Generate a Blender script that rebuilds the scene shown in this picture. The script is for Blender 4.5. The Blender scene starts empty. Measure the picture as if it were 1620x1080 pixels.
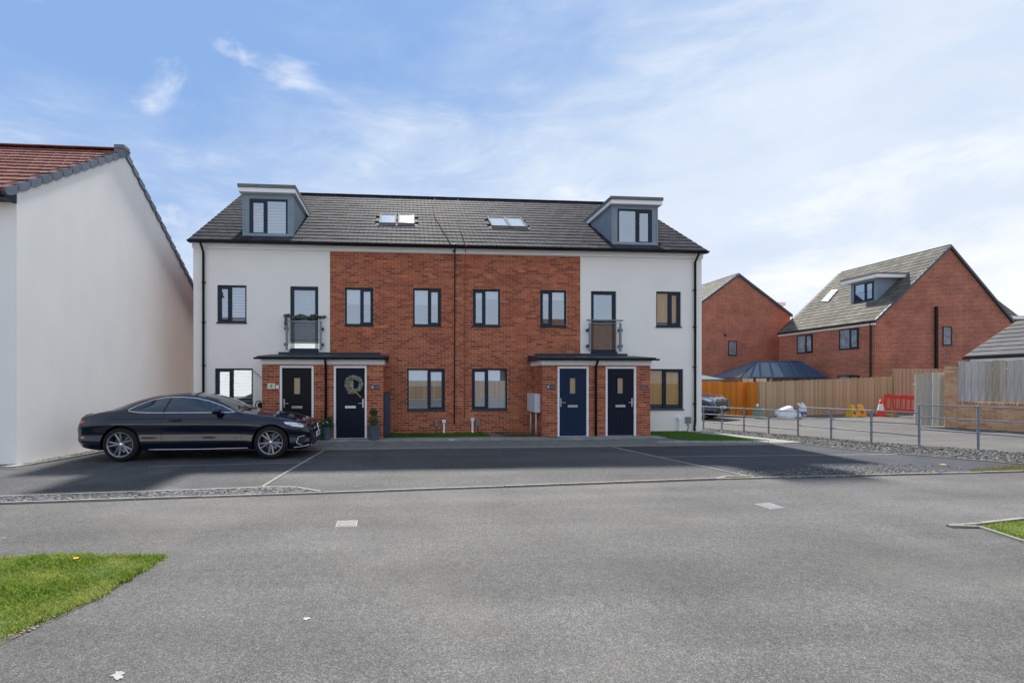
import bpy, bmesh, math, random
import numpy as np
from mathutils import Vector, Matrix
from mathutils.bvhtree import BVHTree
from mathutils.geometry import tessellate_polygon

random.seed(7); rng = np.random.default_rng(7)
S = bpy.context.scene
C = S.collection
R = math.radians

# ------------------------------------------------------------------ camera
CH, CF, CPX, CHY = 1.6, 720.0, 694.0, 605.0       # eye height, focal length and principal point in photograph pixels
YAW = math.atan(0.0743)
cam = bpy.data.cameras.new('camera'); co = bpy.data.objects.new('camera', cam); C.objects.link(co)
co.location = (0, 0, CH); co.rotation_euler = (R(90), 0, -YAW)
cam.sensor_width = 36; cam.lens = CF / 1620 * 36
cam.shift_x = (810 - CPX) / 1620; cam.shift_y = (CHY - 540) / 1620
cam.clip_end = 4000; cam.clip_start = 0.05
S.camera = co

# ------------------------------------------------------------------ world and sun
SUN_EL, SUN_AZ = R(46), R(3.5)
world = bpy.data.worlds.new('World'); S.world = world; world.use_nodes = True
nt = world.node_tree; nt.nodes.clear()
def wn(t, **k):
    n = nt.nodes.new(t)
    for a, b in k.items(): setattr(n, a, b)
    return n
def L(a, b): nt.links.new(a, b)
def wmath(op, a, b=None, c=None, clamp=False):
    n = wn('ShaderNodeMath', operation=op, use_clamp=clamp)
    for i, v in enumerate((a, b, c)):
        if v is None: continue
        if isinstance(v, (int, float)): n.inputs[i].default_value = v
        else: L(v, n.inputs[i])
    return n.outputs[0]
SKY_STR = 0.080
sky = wn('ShaderNodeTexSky', sky_type='NISHITA', sun_disc=False, sun_elevation=SUN_EL, sun_rotation=SUN_AZ,
         air_density=1.0, dust_density=0.15, ozone_density=2.5)
tc = wn('ShaderNodeTexCoord')
sp = wn('ShaderNodeSeparateXYZ'); L(tc.outputs['Generated'], sp.inputs[0])
zc = wmath('MAXIMUM', sp.outputs[2], 0.0)
den = wmath('ADD', zc, 0.16)
px_ = wmath('DIVIDE', sp.outputs[0], den); py_ = wmath('DIVIDE', sp.outputs[1], den)
cv = wn('ShaderNodeCombineXYZ'); L(px_, cv.inputs[0]); L(py_, cv.inputs[1])
def noise(scale, detail, rough, off, sx=1, sy=1, rot=0, dist=0.0):
    mp = wn('ShaderNodeMapping'); L(cv.outputs[0], mp.inputs[0])
    mp.inputs['Location'].default_value = off; mp.inputs['Scale'].default_value = (sx, sy, 1); mp.inputs['Rotation'].default_value = (0, 0, rot)
    n = wn('ShaderNodeTexNoise'); L(mp.outputs[0], n.inputs['Vector'])
    n.inputs['Scale'].default_value = scale; n.inputs['Detail'].default_value = detail; n.inputs['Roughness'].default_value = rough
    n.inputs['Distortion'].default_value = dist
    return n.outputs[0]
def ramp(v, lo, hi):
    n = wn('ShaderNodeMapRange', interpolation_type='SMOOTHSTEP'); L(v, n.inputs[0])
    n.inputs[1].default_value = lo; n.inputs[2].default_value = hi
    return n.outputs[0]
def dnoise(scale, detail, rough, off, st=(1, 1, 1), rot=(0, 0, 0), dist=0.0):
    mp = wn('ShaderNodeMapping'); L(tc.outputs['Generated'], mp.inputs[0])
    mp.inputs['Location'].default_value = off; mp.inputs['Scale'].default_value = st; mp.inputs['Rotation'].default_value = rot
    n = wn('ShaderNodeTexNoise'); L(mp.outputs[0], n.inputs['Vector']); n.inputs['Scale'].default_value = scale
    n.inputs['Detail'].default_value = detail; n.inputs['Roughness'].default_value = rough; n.inputs['Distortion'].default_value = dist
    return n.outputs[0]
def msum(*v):
    r = v[0]
    for q in v[1:]: r = wmath('ADD', r, q)
    return r
def centred(v, k): return wmath('MULTIPLY', wmath('SUBTRACT', v, 0.5), k)
n1 = dnoise(1.7, 4, 0.5, (3.1, 1.7, 0.4), (1, 1, 1.9), (0, R(-18), 0))
n2 = dnoise(5.0, 8, 0.62, (9.4, 2.2, 1.0), (.8, 1, 2.6), (0, R(-20), 0), 0.4)
n3 = dnoise(3.4, 9, 0.6, (5.0, 7.3, 2.0), (1, 1, 2.4), (0, 0, 0), 0.2)
n4 = dnoise(4.2, 7, 0.55, (2.6, 0.3, 5.2), (1, 1, 1.6), (0, 0, 0), 0.3)
# thin veil cloud below a slanting line that climbs to the right; cover added overhead and behind the camera lightens the shaded facade
front = wmath('MULTIPLY', msum(wmath('MULTIPLY', wmath('MAXIMUM', sp.outputs[0], wmath('MULTIPLY', sp.outputs[1], -0.8)), 0.42), wmath('MULTIPLY', wmath('MINIMUM', zc, 0.56), -1.0), 0.48), 2.1)
veil = msum(front, centred(n1, 1.6), centred(n2, 1.0))
veil = ramp(veil, -0.42, 0.62)
# cumulus bank low down, densest on the right
bank = msum(centred(n3, 2.4), wmath('MULTIPLY', wmath('SUBTRACT', 0.20, zc), 2.6), wmath('MULTIPLY', wmath('SUBTRACT', sp.outputs[0], 0.34), 1.4))
bank = ramp(bank, 0.0, 0.95)
puff = ramp(msum(n4, wmath('MULTIPLY', zc, 0.12)), 0.63, 0.80)
streak = ramp(msum(centred(n2, 2.4), centred(n1, 1.4), wmath('MULTIPLY', front, 0.8)), 0.02, 0.95)
bank = wmath('MAXIMUM', wmath('MAXIMUM', bank, wmath('MULTIPLY', streak, 0.36)), wmath('MULTIPLY', puff, 0.9))
bg1 = wn('ShaderNodeBackground'); bg1.inputs[1].default_value = SKY_STR
hs = wn('ShaderNodeHueSaturation'); hs.inputs['Saturation'].default_value = 0.92; hs.inputs['Value'].default_value = 1.25
vmn = wn('ShaderNodeVectorMath', operation='MINIMUM'); L(sky.outputs[0], vmn.inputs[0]); vmn.inputs[1].default_value = (0.70, 1.32, 2.55)   # thin cloud evens out the glare round the sun
L(vmn.outputs[0], hs.inputs['Color']); L(hs.outputs[0], bg1.inputs[0])
bg2 = wn('ShaderNodeBackground'); bg2.inputs[0].default_value = (0.70, 0.82, 1.0, 1); bg2.inputs[1].default_value = 0.30
bg3 = wn('ShaderNodeBackground'); bg3.inputs[0].default_value = (0.93, 0.955, 1.0, 1)
L(msum(0.325, centred(n3, 0.14), centred(n1, 0.10)), bg3.inputs[1])
mx = wn('ShaderNodeMixShader'); L(wmath('MULTIPLY', veil, 0.97), mx.inputs[0]); L(bg1.outputs[0], mx.inputs[1]); L(bg2.outputs[0], mx.inputs[2])
mx2 = wn('ShaderNodeMixShader'); L(wmath('MULTIPLY', bank, 0.9), mx2.inputs[0]); L(mx.outputs[0], mx2.inputs[1]); L(bg3.outputs[0], mx2.inputs[2])
wo = wn('ShaderNodeOutputWorld'); L(mx2.outputs[0], wo.inputs[0])

sd = bpy.data.lights.new('sun', 'SUN'); sd.energy = 2.6; sd.angle = R(2.4); sd.color = (1, 0.95, 0.88)
so = bpy.data.objects.new('sun', sd); C.objects.link(so)
sdir = Vector((math.sin(SUN_AZ) * math.cos(SUN_EL), math.cos(SUN_AZ) * math.cos(SUN_EL), math.sin(SUN_EL)))
so.rotation_euler = sdir.to_track_quat('Z', 'Y').to_euler(); so.location = (0, 0, 30)

vs = S.view_settings; vs.view_transform = 'Standard'; vs.look = 'None'; vs.gamma = 1; vs.use_curve_mapping = False; vs.exposure = 1.68
S.cycles.max_bounces = 7; S.cycles.diffuse_bounces = 4; S.cycles.glossy_bounces = 3; S.cycles.transparent_max_bounces = 8
S.cycles.use_denoising = True

# ------------------------------------------------------------------ photograph pixel -> point of the place
RT = Vector((math.cos(YAW), -math.sin(YAW), 0)); FW = Vector((math.sin(YAW), math.cos(YAW), 0))
def ray(px, py): return RT * ((px - CPX) / CF) + FW + Vector((0, 0, (CHY - py) / CF))
EYE = Vector((0, 0, CH))
def G(px, py, z=0.0):                          # on level ground
    d = ray(px, py); return EYE + d * ((z - CH) / d.z)
def PY(px, py, Y):                             # on the plane y = Y
    d = ray(px, py); return EYE + d * (Y / d.y)
def PX(px, py, X):
    d = ray(px, py); return EYE + d * (X / d.x)
def PP(px, py, p, n):                          # on any plane
    d = ray(px, py); return EYE + d * ((p - EYE).dot(n) / d.dot(n))

# ------------------------------------------------------------------ materials
MATS = {}
def mat(name, col, rough=0.6, spec=0.5, metal=0.0, var=0.0, vscale=8.0, bump=0.0, bscale=60.0, island=0.0, objr=0.0,
        col2=None, coat=0.0, emit=None, detail=4, hue=0.0, stretch=(1, 1, 1), darken=None):
    m = bpy.data.materials.new(name); m.use_nodes = True; t = m.node_tree; b = t.nodes['Principled BSDF']
    b.inputs['Roughness'].default_value = rough; b.inputs['Metallic'].default_value = metal
    b.inputs['Specular IOR Level'].default_value = spec
    if coat: b.inputs['Coat Weight'].default_value = coat; b.inputs['Coat Roughness'].default_value = 0.03
    cur = None
    def rgb(c):
        n = t.nodes.new('ShaderNodeRGB'); n.outputs[0].default_value = (*c, 1); return n.outputs[0]
    base = rgb(col); cur = base
    tcn = t.nodes.new('ShaderNodeTexCoord'); mp = t.nodes.new('ShaderNodeMapping'); t.links.new(tcn.outputs['Object'], mp.inputs[0])
    mp.inputs['Scale'].default_value = stretch
    if col2 is not None or island or objr:
        g = t.nodes.new('ShaderNodeNewGeometry'); oi = t.nodes.new('ShaderNodeObjectInfo')
        ad = t.nodes.new('ShaderNodeMath'); ad.operation = 'ADD'; t.links.new(g.outputs['Random Per Island'], ad.inputs[0]); t.links.new(oi.outputs['Random'], ad.inputs[1])
        fr = t.nodes.new('ShaderNodeMath'); fr.operation = 'FRACT'; t.links.new(ad.outputs[0], fr.inputs[0])
        if col2 is not None:
            cr = t.nodes.new('ShaderNodeValToRGB'); t.links.new(fr.outputs[0], cr.inputs[0])
            cols = [col] + list(col2)
            e = cr.color_ramp.elements; e[0].color = (*cols[0], 1); e[1].color = (*cols[-1], 1)
            for i in range(1, len(cols) - 1):
                x = e.new(i / (len(cols) - 1)); x.color = (*cols[i], 1)
            cur = cr.outputs[0]
        if island or objr:
            k = max(island, objr)
            f2 = t.nodes.new('ShaderNodeMath'); f2.operation = 'MULTIPLY'; t.links.new(fr.outputs[0], f2.inputs[0]); f2.inputs[1].default_value = 7.31
            f3 = t.nodes.new('ShaderNodeMath'); f3.operation = 'FRACT'; t.links.new(f2.outputs[0], f3.inputs[0])
            mr = t.nodes.new('ShaderNodeMapRange'); t.links.new(f3.outputs[0], mr.inputs[0]); mr.inputs[3].default_value = 1 - k; mr.inputs[4].default_value = 1 + k
            mu = t.nodes.new('ShaderNodeVectorMath'); mu.operation = 'SCALE'; t.links.new(cur, mu.inputs[0]); t.links.new(mr.outputs[0], mu.inputs['Scale'])
            cur = mu.outputs[0]
    if var:
        for sc, k in ((vscale, var), (vscale * 0.18, var * 0.6)):
            n = t.nodes.new('ShaderNodeTexNoise'); n.inputs['Scale'].default_value = sc; n.inputs['Detail'].default_value = detail
            t.links.new(mp.outputs[0], n.inputs['Vector'])
            mr = t.nodes.new('ShaderNodeMapRange'); t.links.new(n.outputs[0], mr.inputs[0]); mr.inputs[1].default_value = .25; mr.inputs[2].default_value = .75
            mr.inputs[3].default_value = 1 - k; mr.inputs[4].default_value = 1 + k
            mu = t.nodes.new('ShaderNodeVectorMath'); mu.operation = 'SCALE'; t.links.new(cur, mu.inputs[0]); t.links.new(mr.outputs[0], mu.inputs['Scale'])
            cur = mu.outputs[0]
    t.links.new(cur, b.inputs['Base Color'])
    if bump:
        n = t.nodes.new('ShaderNodeTexNoise'); n.inputs['Scale'].default_value = bscale; n.inputs['Detail'].default_value = 5
        t.links.new(mp.outputs[0], n.inputs['Vector'])
        bp = t.nodes.new('ShaderNodeBump'); bp.inputs['Strength'].default_value = bump; bp.inputs['Distance'].default_value = 0.01
        t.links.new(n.outputs[0], bp.inputs['Height']); t.links.new(bp.outputs[0], b.inputs['Normal'])
    MATS[name] = m
    return m

BRK = [(.32, .085, .044), (.46, .135, .066), (.40, .108, .053), (.23, .070, .048), (.44, .122, .056), (.51, .165, .082), (.35, .095, .047)]
M_brick = mat('red_brick', BRK[0], .85, .25, col2=BRK[1:], island=.16, var=.22, vscale=30, bump=.4, bscale=120)
M_mortar = mat('mortar', (.64, .48, .37), .95, .1, var=.18, vscale=2.2, bump=.3)
M_brick_buff = mat('buff_brick', (.58, .33, .18), .85, .25, col2=[(.66, .43, .26), (.54, .27, .16), (.62, .38, .22), (.48, .24, .15), (.68, .46, .29)], island=.12, var=.15, vscale=30, bump=.4, bscale=120)
M_render = mat('off_white_render', (.91, .885, .84), .9, .2, var=.025, vscale=1.3, bump=.25, bscale=300)
M_white_wall = mat('white_render_weathered', (.91, .895, .87), .9, .2, var=.032, vscale=1.6, bump=.35, bscale=200, stretch=(1, 1.2, .5), detail=8)
M_tile = mat('grey_roof_tile', (.050, .050, .058), .8, .04, island=.28, var=.16, vscale=9, bump=.3, bscale=90)
M_tile_far = mat('weathered_grey_tile', (.125, .118, .098), .75, .1, island=.22, var=.25, vscale=3, bump=.3, bscale=60)
M_tile_dark = mat('slate_grey_tile', (.055, .055, .06), .7, .35, island=.18, var=.15, vscale=3, bump=.3, bscale=60)
M_tile_red = mat('red_brown_tile', (.24, .085, .06), .65, .35, island=.22, var=.16, vscale=6, bump=.3, bscale=60)
M_verge = mat('blue_grey_verge', (.13, .16, .21), .55, .4, island=.12, var=.15, vscale=14)
M_anth = mat('anthracite_frame', (.017, .028, .050), .5, .3, var=.06, vscale=6)
M_white = mat('white_plastic', (.88, .88, .89), .35, .5, var=.02, vscale=3)
M_blackp = mat('black_pipe', (.007, .008, .010), .45, .3)
M_dormer = mat('blue_grey_cladding', (.22, .28, .33), .5, .45, var=.08, vscale=3)
M_lead = mat('grey_felt', (.16, .17, .17), .8, .3, var=.2, vscale=12)
M_canopy = mat('dark_canopy', (.025, .035, .055), .45, .35, var=.1, vscale=5)
M_black_door = mat('black_door', (.010, .010, .013), .5, .2, bump=.15, bscale=30, stretch=(1, 1, .1))
M_navy_door = mat('navy_door', (.010, .025, .065), .5, .2, bump=.15, bscale=30, stretch=(1, 1, .1))
M_steel = mat('brushed_steel', (.65, .66, .68), .3, .5, metal=1.0)
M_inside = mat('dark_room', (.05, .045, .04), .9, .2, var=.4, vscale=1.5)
M_farpane = mat('far_window_blind', (.24, .27, .30), .5, .5, var=.5, vscale=3)
M_slat = mat('white_slat', (.70, .71, .73), .5, .4)
M_blind = mat('pale_blind', (.62, .63, .64), .8, .2)
M_mirrored_ochre = mat('mirrored_ochre', (.62, .33, .09), .85, .2, var=.15, vscale=8, stretch=(6, 6, .4))  # warm brown window reflections put into the colour of a sheet
M_frost = mat('obscured_glass', (.42, .33, .20), .25, .6, bump=.5, bscale=25)
M_galv = mat('galvanised_steel', (.22, .25, .29), .55, .4, metal=.3, var=.12, vscale=20)
M_fence_new = mat('brown_larch_board', (.44, .32, .20), .85, .2, island=.16, objr=.16, var=.22, vscale=9, stretch=(3, 3, .25))
M_fence_orange = mat('orange_stained_board', (.62, .20, .022), .75, .25, objr=.14, var=.22, vscale=9, stretch=(3, 3, .25))
M_fence_grey = mat('silvered_board', (.47, .45, .42), .9, .15, objr=.14, col2=[(.54, .53, .51), (.43, .38, .31), (.50, .49, .48)], var=.2, vscale=10, stretch=(3, 3, .22), bump=.4, bscale=40)
M_stone = mat('gravel_stone', (.05, .053, .058), .8, .3, col2=[(.11, .11, .105), (.03, .033, .04), (.24, .23, .21), (.07, .07, .075), (.04, .04, .045)], var=.1, vscale=20)
M_stone_dark = mat('slate_chipping', (.055, .06, .07), .8, .3, col2=[(.10, .105, .115), (.04, .045, .055), (.20, .20, .19), (.07, .07, .08), (.05, .05, .06)], var=.1, vscale=20)
M_kerb = mat('concrete_edging', (.25, .24, .215), .9, .2, island=.1, objr=.10, var=.16, vscale=14, bump=.3)
M_slab = mat('grey_paving_slab', (.26, .26, .255), .85, .25, objr=.1, var=.2, vscale=8, bump=.3)
M_pale_slab = mat('pale_paving', (.25, .245, .225), .85, .25, objr=.06, var=.14, vscale=6, bump=.3)
M_grass = mat('grass_blade', (.13, .23, .025), .6, .3, col2=[(.22, .32, .04), (.06, .14, .015), (.36, .38, .11), (.15, .26, .025), (.04, .10, .015)])
M_turf = mat('artificial_turf', (.10, .24, .035), .7, .25, col2=[(.15, .30, .05), (.07, .19, .03)])
M_soil = mat('soil', (.07, .055, .035), .95, .1, var=.3, vscale=12, bump=.5)
M_soil_green = mat('mossy_soil', (.10, .13, .035), .95, .1, var=.4, vscale=12, bump=.5)
M_leaf = mat('green_leaf', (.04, .10, .03), .5, .4, col2=[(.07, .15, .04), (.02, .07, .02)])
M_eu = mat('eucalyptus_leaf', (.40, .48, .42), .6, .3, col2=[(.75, .78, .74), (.20, .32, .22), (.85, .86, .84), (.12, .2, .12)])
M_straw = mat('hessian', (.33, .20, .10), .9, .1, var=.2, vscale=40)
M_dry = mat('dry_weed', (.14, .15, .05), .8, .2, col2=[(.26, .20, .09), (.09, .14, .04)])
M_potgrey = mat('slate_planter', (.075, .10, .13), .5, .4, var=.15, vscale=8)
M_potgreen = mat('pale_green_pot', (.20, .32, .27), .5, .4, var=.1, vscale=8)
M_bag = mat('white_woven_bag', (.78, .79, .82), .6, .3, bump=.6, bscale=14)
M_bagblue = mat('purple_print', (.13, .13, .42), .6, .3)
M_red = mat('red_plastic', (.62, .035, .02), .45, .4, var=.08, vscale=5)
M_orange = mat('cone_red', (.62, .05, .03), .45, .4)
M_yellow = mat('yellow_plastic', (.75, .42, .02), .45, .4)
M_purple = mat('purple_sign', (.16, .03, .22), .5, .3)
M_redsign = mat('red_sign', (.65, .03, .05), .5, .3)
M_reflect = mat('white_sleeve', (.80, .80, .80), .4, .4)
M_paint = mat('white_road_paint', (.30, .30, .29), .8, .3, var=.2, vscale=20)
M_cover_pale = mat('concrete_cover', (.21, .205, .185), .85, .3, var=.16, vscale=20, bump=.4)
M_cover_grey = mat('cast_iron_cover', (.25, .26, .27), .6, .4, var=.2, vscale=40, bump=.5)
M_plate = mat('plate_white', (.82, .82, .80), .35, .4)
M_ink = mat('black_ink', (.01, .01, .012), .5, .3)
M_slate = mat('slate_sign', (.07, .09, .11), .4, .5, var=.1)
M_cable = mat('pale_cable', (.10, .10, .095), .9, .05)
M_blue_far = mat('blue_conservatory', (.035, .07, .13), .35, .5)
M_cons_glass = mat('conservatory_glass', (.09, .13, .17), .25, .35)
M_shedroof = mat('grey_green_felt', (.10, .15, .17), .7, .3, var=.1)
# car
M_paintblk = mat('black_car_paint', (.002, .006, .020), .08, .3, coat=.6)
M_paintblue = mat('dark_blue_car_paint', (.012, .028, .07), .12, .5, coat=1.0)
M_carglass = mat('tinted_car_glass', (.012, .032, .055), .03, .7)
M_carglass2 = mat('windscreen_glass', (.03, .045, .045), .03, .9)
M_chrome = mat('chrome', (.80, .81, .83), .12, .5, metal=1.0)
M_tyre = mat('tyre_rubber', (.014, .014, .015), .8, .25, var=.1)
M_alloy = mat('dark_alloy', (.30, .31, .33), .38, .5, metal=.85)
M_disc = mat('brake_disc', (.10, .10, .105), .4, .5, metal=.7)
M_blackcar = mat('black_trim', (.008, .008, .009), .4, .4)
M_lamp = mat('clear_lamp', (.55, .60, .66), .08, .8, metal=.4, var=.5, vscale=30)
M_tail = mat('red_lamp', (.45, .01, .025), .1, .7, coat=1.0)

def patchy(m, c, scale, lo, hi, amt):
    t = m.node_tree; b = t.nodes['Principled BSDF']; src = b.inputs['Base Color'].links[0].from_socket
    tcn = t.nodes.new('ShaderNodeTexCoord'); n = t.nodes.new('ShaderNodeTexNoise'); n.inputs['Scale'].default_value = scale; n.inputs['Detail'].default_value = 4
    t.links.new(tcn.outputs['Object'], n.inputs['Vector']); mr = t.nodes.new('ShaderNodeMapRange'); t.links.new(n.outputs[0], mr.inputs[0])
    mr.inputs[1].default_value = lo; mr.inputs[2].default_value = hi; mr.inputs[4].default_value = amt
    mx = t.nodes.new('ShaderNodeMix'); mx.data_type = 'RGBA'; t.links.new(mr.outputs[0], mx.inputs[0]); t.links.new(src, mx.inputs[6]); mx.inputs[7].default_value = (*c, 1)
    t.links.new(mx.outputs[2], b.inputs['Base Color'])
def translucent(m, k=.5):
    t = m.node_tree; b = t.nodes['Principled BSDF']; o = [n for n in t.nodes if n.type == 'OUTPUT_MATERIAL'][0]
    tr = t.nodes.new('ShaderNodeBsdfTranslucent'); mx = t.nodes.new('ShaderNodeMixShader'); mx.inputs[0].default_value = k
    t.links.new(b.inputs['Base Color'].links[0].from_socket, tr.inputs[0])
    t.links.new(b.outputs[0], mx.inputs[1]); t.links.new(tr.outputs[0], mx.inputs[2]); t.links.new(mx.outputs[0], o.inputs[0])
patchy(M_grass, (.42, .42, .12), 2.6, .45, .72, .75)
patchy(M_grass, (.06, .16, .02), 1.6, .50, .75, .6)
for m_ in (M_grass, M_turf, M_leaf, M_eu, M_dry): translucent(m_)
def glass_mat(name, refl, tint, rough=.01):
    m = bpy.data.materials.new(name); m.use_nodes = True; t = m.node_tree; t.nodes.clear()
    o = t.nodes.new('ShaderNodeOutputMaterial'); g = t.nodes.new('ShaderNodeBsdfGlossy'); tr = t.nodes.new('ShaderNodeBsdfTransparent')
    g.inputs['Roughness'].default_value = rough; g.inputs['Color'].default_value = (.82, .91, 1, 1); tr.inputs['Color'].default_value = (*tint, 1)
    lw = t.nodes.new('ShaderNodeLayerWeight'); lw.inputs[0].default_value = .35
    mr = t.nodes.new('ShaderNodeMapRange'); mr.inputs[3].default_value = refl; mr.inputs[4].default_value = .95
    pw = t.nodes.new('ShaderNodeMath'); pw.operation = 'POWER'; pw.inputs[1].default_value = 3.5; lw.inputs[0].default_value = .5; t.links.new(lw.outputs['Facing'], pw.inputs[0]); t.links.new(pw.outputs[0], mr.inputs[0]); mx = t.nodes.new('ShaderNodeMixShader')
    t.links.new(mr.outputs[0], mx.inputs[0]); t.links.new(tr.outputs[0], mx.inputs[1]); t.links.new(g.outputs[0], mx.inputs[2])
    t.links.new(mx.outputs[0], o.inputs[0]); return m
M_glass = glass_mat('window_glass', .42, (.82, .86, .88))
M_glass_low = glass_mat('plain_glass', .10, (.88, .90, .92))
M_glass_clear = glass_mat('balustrade_glass', .16, (.93, .96, .95))

def asphalt(name, c0, c1, dark_amt, scale=160.0, patch=.15, ochre=.0):
    m = bpy.data.materials.new(name); m.use_nodes = True; t = m.node_tree; b = t.nodes['Principled BSDF']
    b.inputs['Roughness'].default_value = .85; b.inputs['Specular IOR Level'].default_value = .3
    tcn = t.nodes.new('ShaderNodeTexCoord')
    v = t.nodes.new('ShaderNodeTexVoronoi'); v.inputs['Scale'].default_value = scale; t.links.new(tcn.outputs['Object'], v.inputs['Vector'])
    sc = t.nodes.new('ShaderNodeSeparateColor'); t.links.new(v.outputs['Color'], sc.inputs[0])
    cr = t.nodes.new('ShaderNodeValToRGB'); t.links.new(sc.outputs[0], cr.inputs[0])
    e = cr.color_ramp.elements; e[0].color = (*c0, 1); e[1].color = (*c1, 1); e[0].position = .15
    k = cr.color_ramp.elements.new(.82); k.color = tuple(.5 * (a + b_) for a, b_ in zip(c0, c1)) + (1,)
    # dark binder in the gaps between the stones
    mr = t.nodes.new('ShaderNodeMapRange'); t.links.new(v.outputs['Distance'], mr.inputs[0]); mr.inputs[1].default_value = .25; mr.inputs[2].default_value = .75
    mr.inputs[3].default_value = 1.1; mr.inputs[4].default_value = 1 - dark_amt
    mu = t.nodes.new('ShaderNodeVectorMath'); mu.operation = 'SCALE'; t.links.new(cr.outputs[0], mu.inputs[0]); t.links.new(mr.outputs[0], mu.inputs['Scale'])
    cur = mu.outputs[0]
    for s_, k_, st in ((14, patch * .8, (1, 1, 1)), (1.1, patch, (1, 1, 1)), (.35, patch * .9, (.5, 1.3, 1)), (55, patch * 1.3, (1, 1, 1))):
        mp = t.nodes.new('ShaderNodeMapping'); t.links.new(tcn.outputs['Object'], mp.inputs[0]); mp.inputs['Scale'].default_value = st
        n = t.nodes.new('ShaderNodeTexNoise'); n.inputs['Scale'].default_value = s_; n.inputs['Detail'].default_value = 4; t.links.new(mp.outputs[0], n.inputs['Vector'])
        r_ = t.nodes.new('ShaderNodeMapRange'); t.links.new(n.outputs[0], r_.inputs[0]); r_.inputs[1].default_value = .3; r_.inputs[2].default_value = .7
        r_.inputs[3].default_value = 1 - k_; r_.inputs[4].default_value = 1 + k_
        m2 = t.nodes.new('ShaderNodeVectorMath'); m2.operation = 'SCALE'; t.links.new(cur, m2.inputs[0]); t.links.new(r_.outputs[0], m2.inputs['Scale']); cur = m2.outputs[0]
    t.links.new(cur, b.inputs['Base Color'])
    bp = t.nodes.new('ShaderNodeBump'); bp.inputs['Strength'].default_value = .55; bp.inputs['Distance'].default_value = .006
    n = t.nodes.new('ShaderNodeTexNoise'); n.inputs['Scale'].default_value = scale * .8; n.inputs['Detail'].default_value = 3; t.links.new(tcn.outputs['Object'], n.inputs['Vector'])
    t.links.new(n.outputs[0], bp.inputs['Height']); t.links.new(bp.outputs[0], b.inputs['Normal'])
    return m
M_road = asphalt('road_tarmac', (.075, .074, .072), (.185, .181, .175), .38, 150, .14)
M_bay = asphalt('bay_tarmac', (.045, .047, .050), (.135, .135, .14), .45, 120, .2)
M_bay_mid = asphalt('middle_bay_tarmac', (.045, .046, .050), (.180, .178, .172), .45, 130, .16)
M_bay_dark = asphalt('right_bay_tarmac', (.030, .033, .042), (.085, .09, .105), .35, 120, .2)
M_lane = asphalt('pale_tarmac', (.085, .081, .076), (.165, .157, .147), .3, 110, .12)
patchy(M_road, (.20, .19, .17), .45, .50, .78, .32)
patchy(M_road, (.07, .07, .072), .8, .52, .80, .40)
def tracks(m, rot, scale, amt):
    t = m.node_tree; b = t.nodes['Principled BSDF']; src = b.inputs['Base Color'].links[0].from_socket
    tcn = t.nodes.new('ShaderNodeTexCoord'); mp = t.nodes.new('ShaderNodeMapping'); t.links.new(tcn.outputs['Object'], mp.inputs[0])
    mp.inputs['Rotation'].default_value = (0, 0, rot); mp.inputs['Scale'].default_value = scale
    n = t.nodes.new('ShaderNodeTexNoise'); n.inputs['Scale'].default_value = 1.0; n.inputs['Detail'].default_value = 5; n.inputs['Distortion'].default_value = .4
    t.links.new(mp.outputs[0], n.inputs['Vector']); mr = t.nodes.new('ShaderNodeMapRange'); t.links.new(n.outputs[0], mr.inputs[0])
    mr.inputs[1].default_value = .35; mr.inputs[2].default_value = .65; mr.inputs[3].default_value = 1-amt; mr.inputs[4].default_value = 1+amt
    mu = t.nodes.new('ShaderNodeVectorMath'); mu.operation = 'SCALE'; t.links.new(src, mu.inputs[0]); t.links.new(mr.outputs[0], mu.inputs['Scale']); t.links.new(mu.outputs[0], b.inputs['Base Color'])
tracks(M_road, R(4), (.12, 1.5, 1), .12); tracks(M_road, R(60), (.15, 1.0, 1), .08); tracks(M_bay_mid, R(90), (.3, 2.2, 1), .12); tracks(M_lane, R(10), (.2, 2.0, 1), .12)
patchy(M_bay, (.14, .14, .135), 1.2, .5, .75, .5)
M_ground = mat('ground', (.16, .15, .12), .95, .1, var=.2, vscale=.3)

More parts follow.
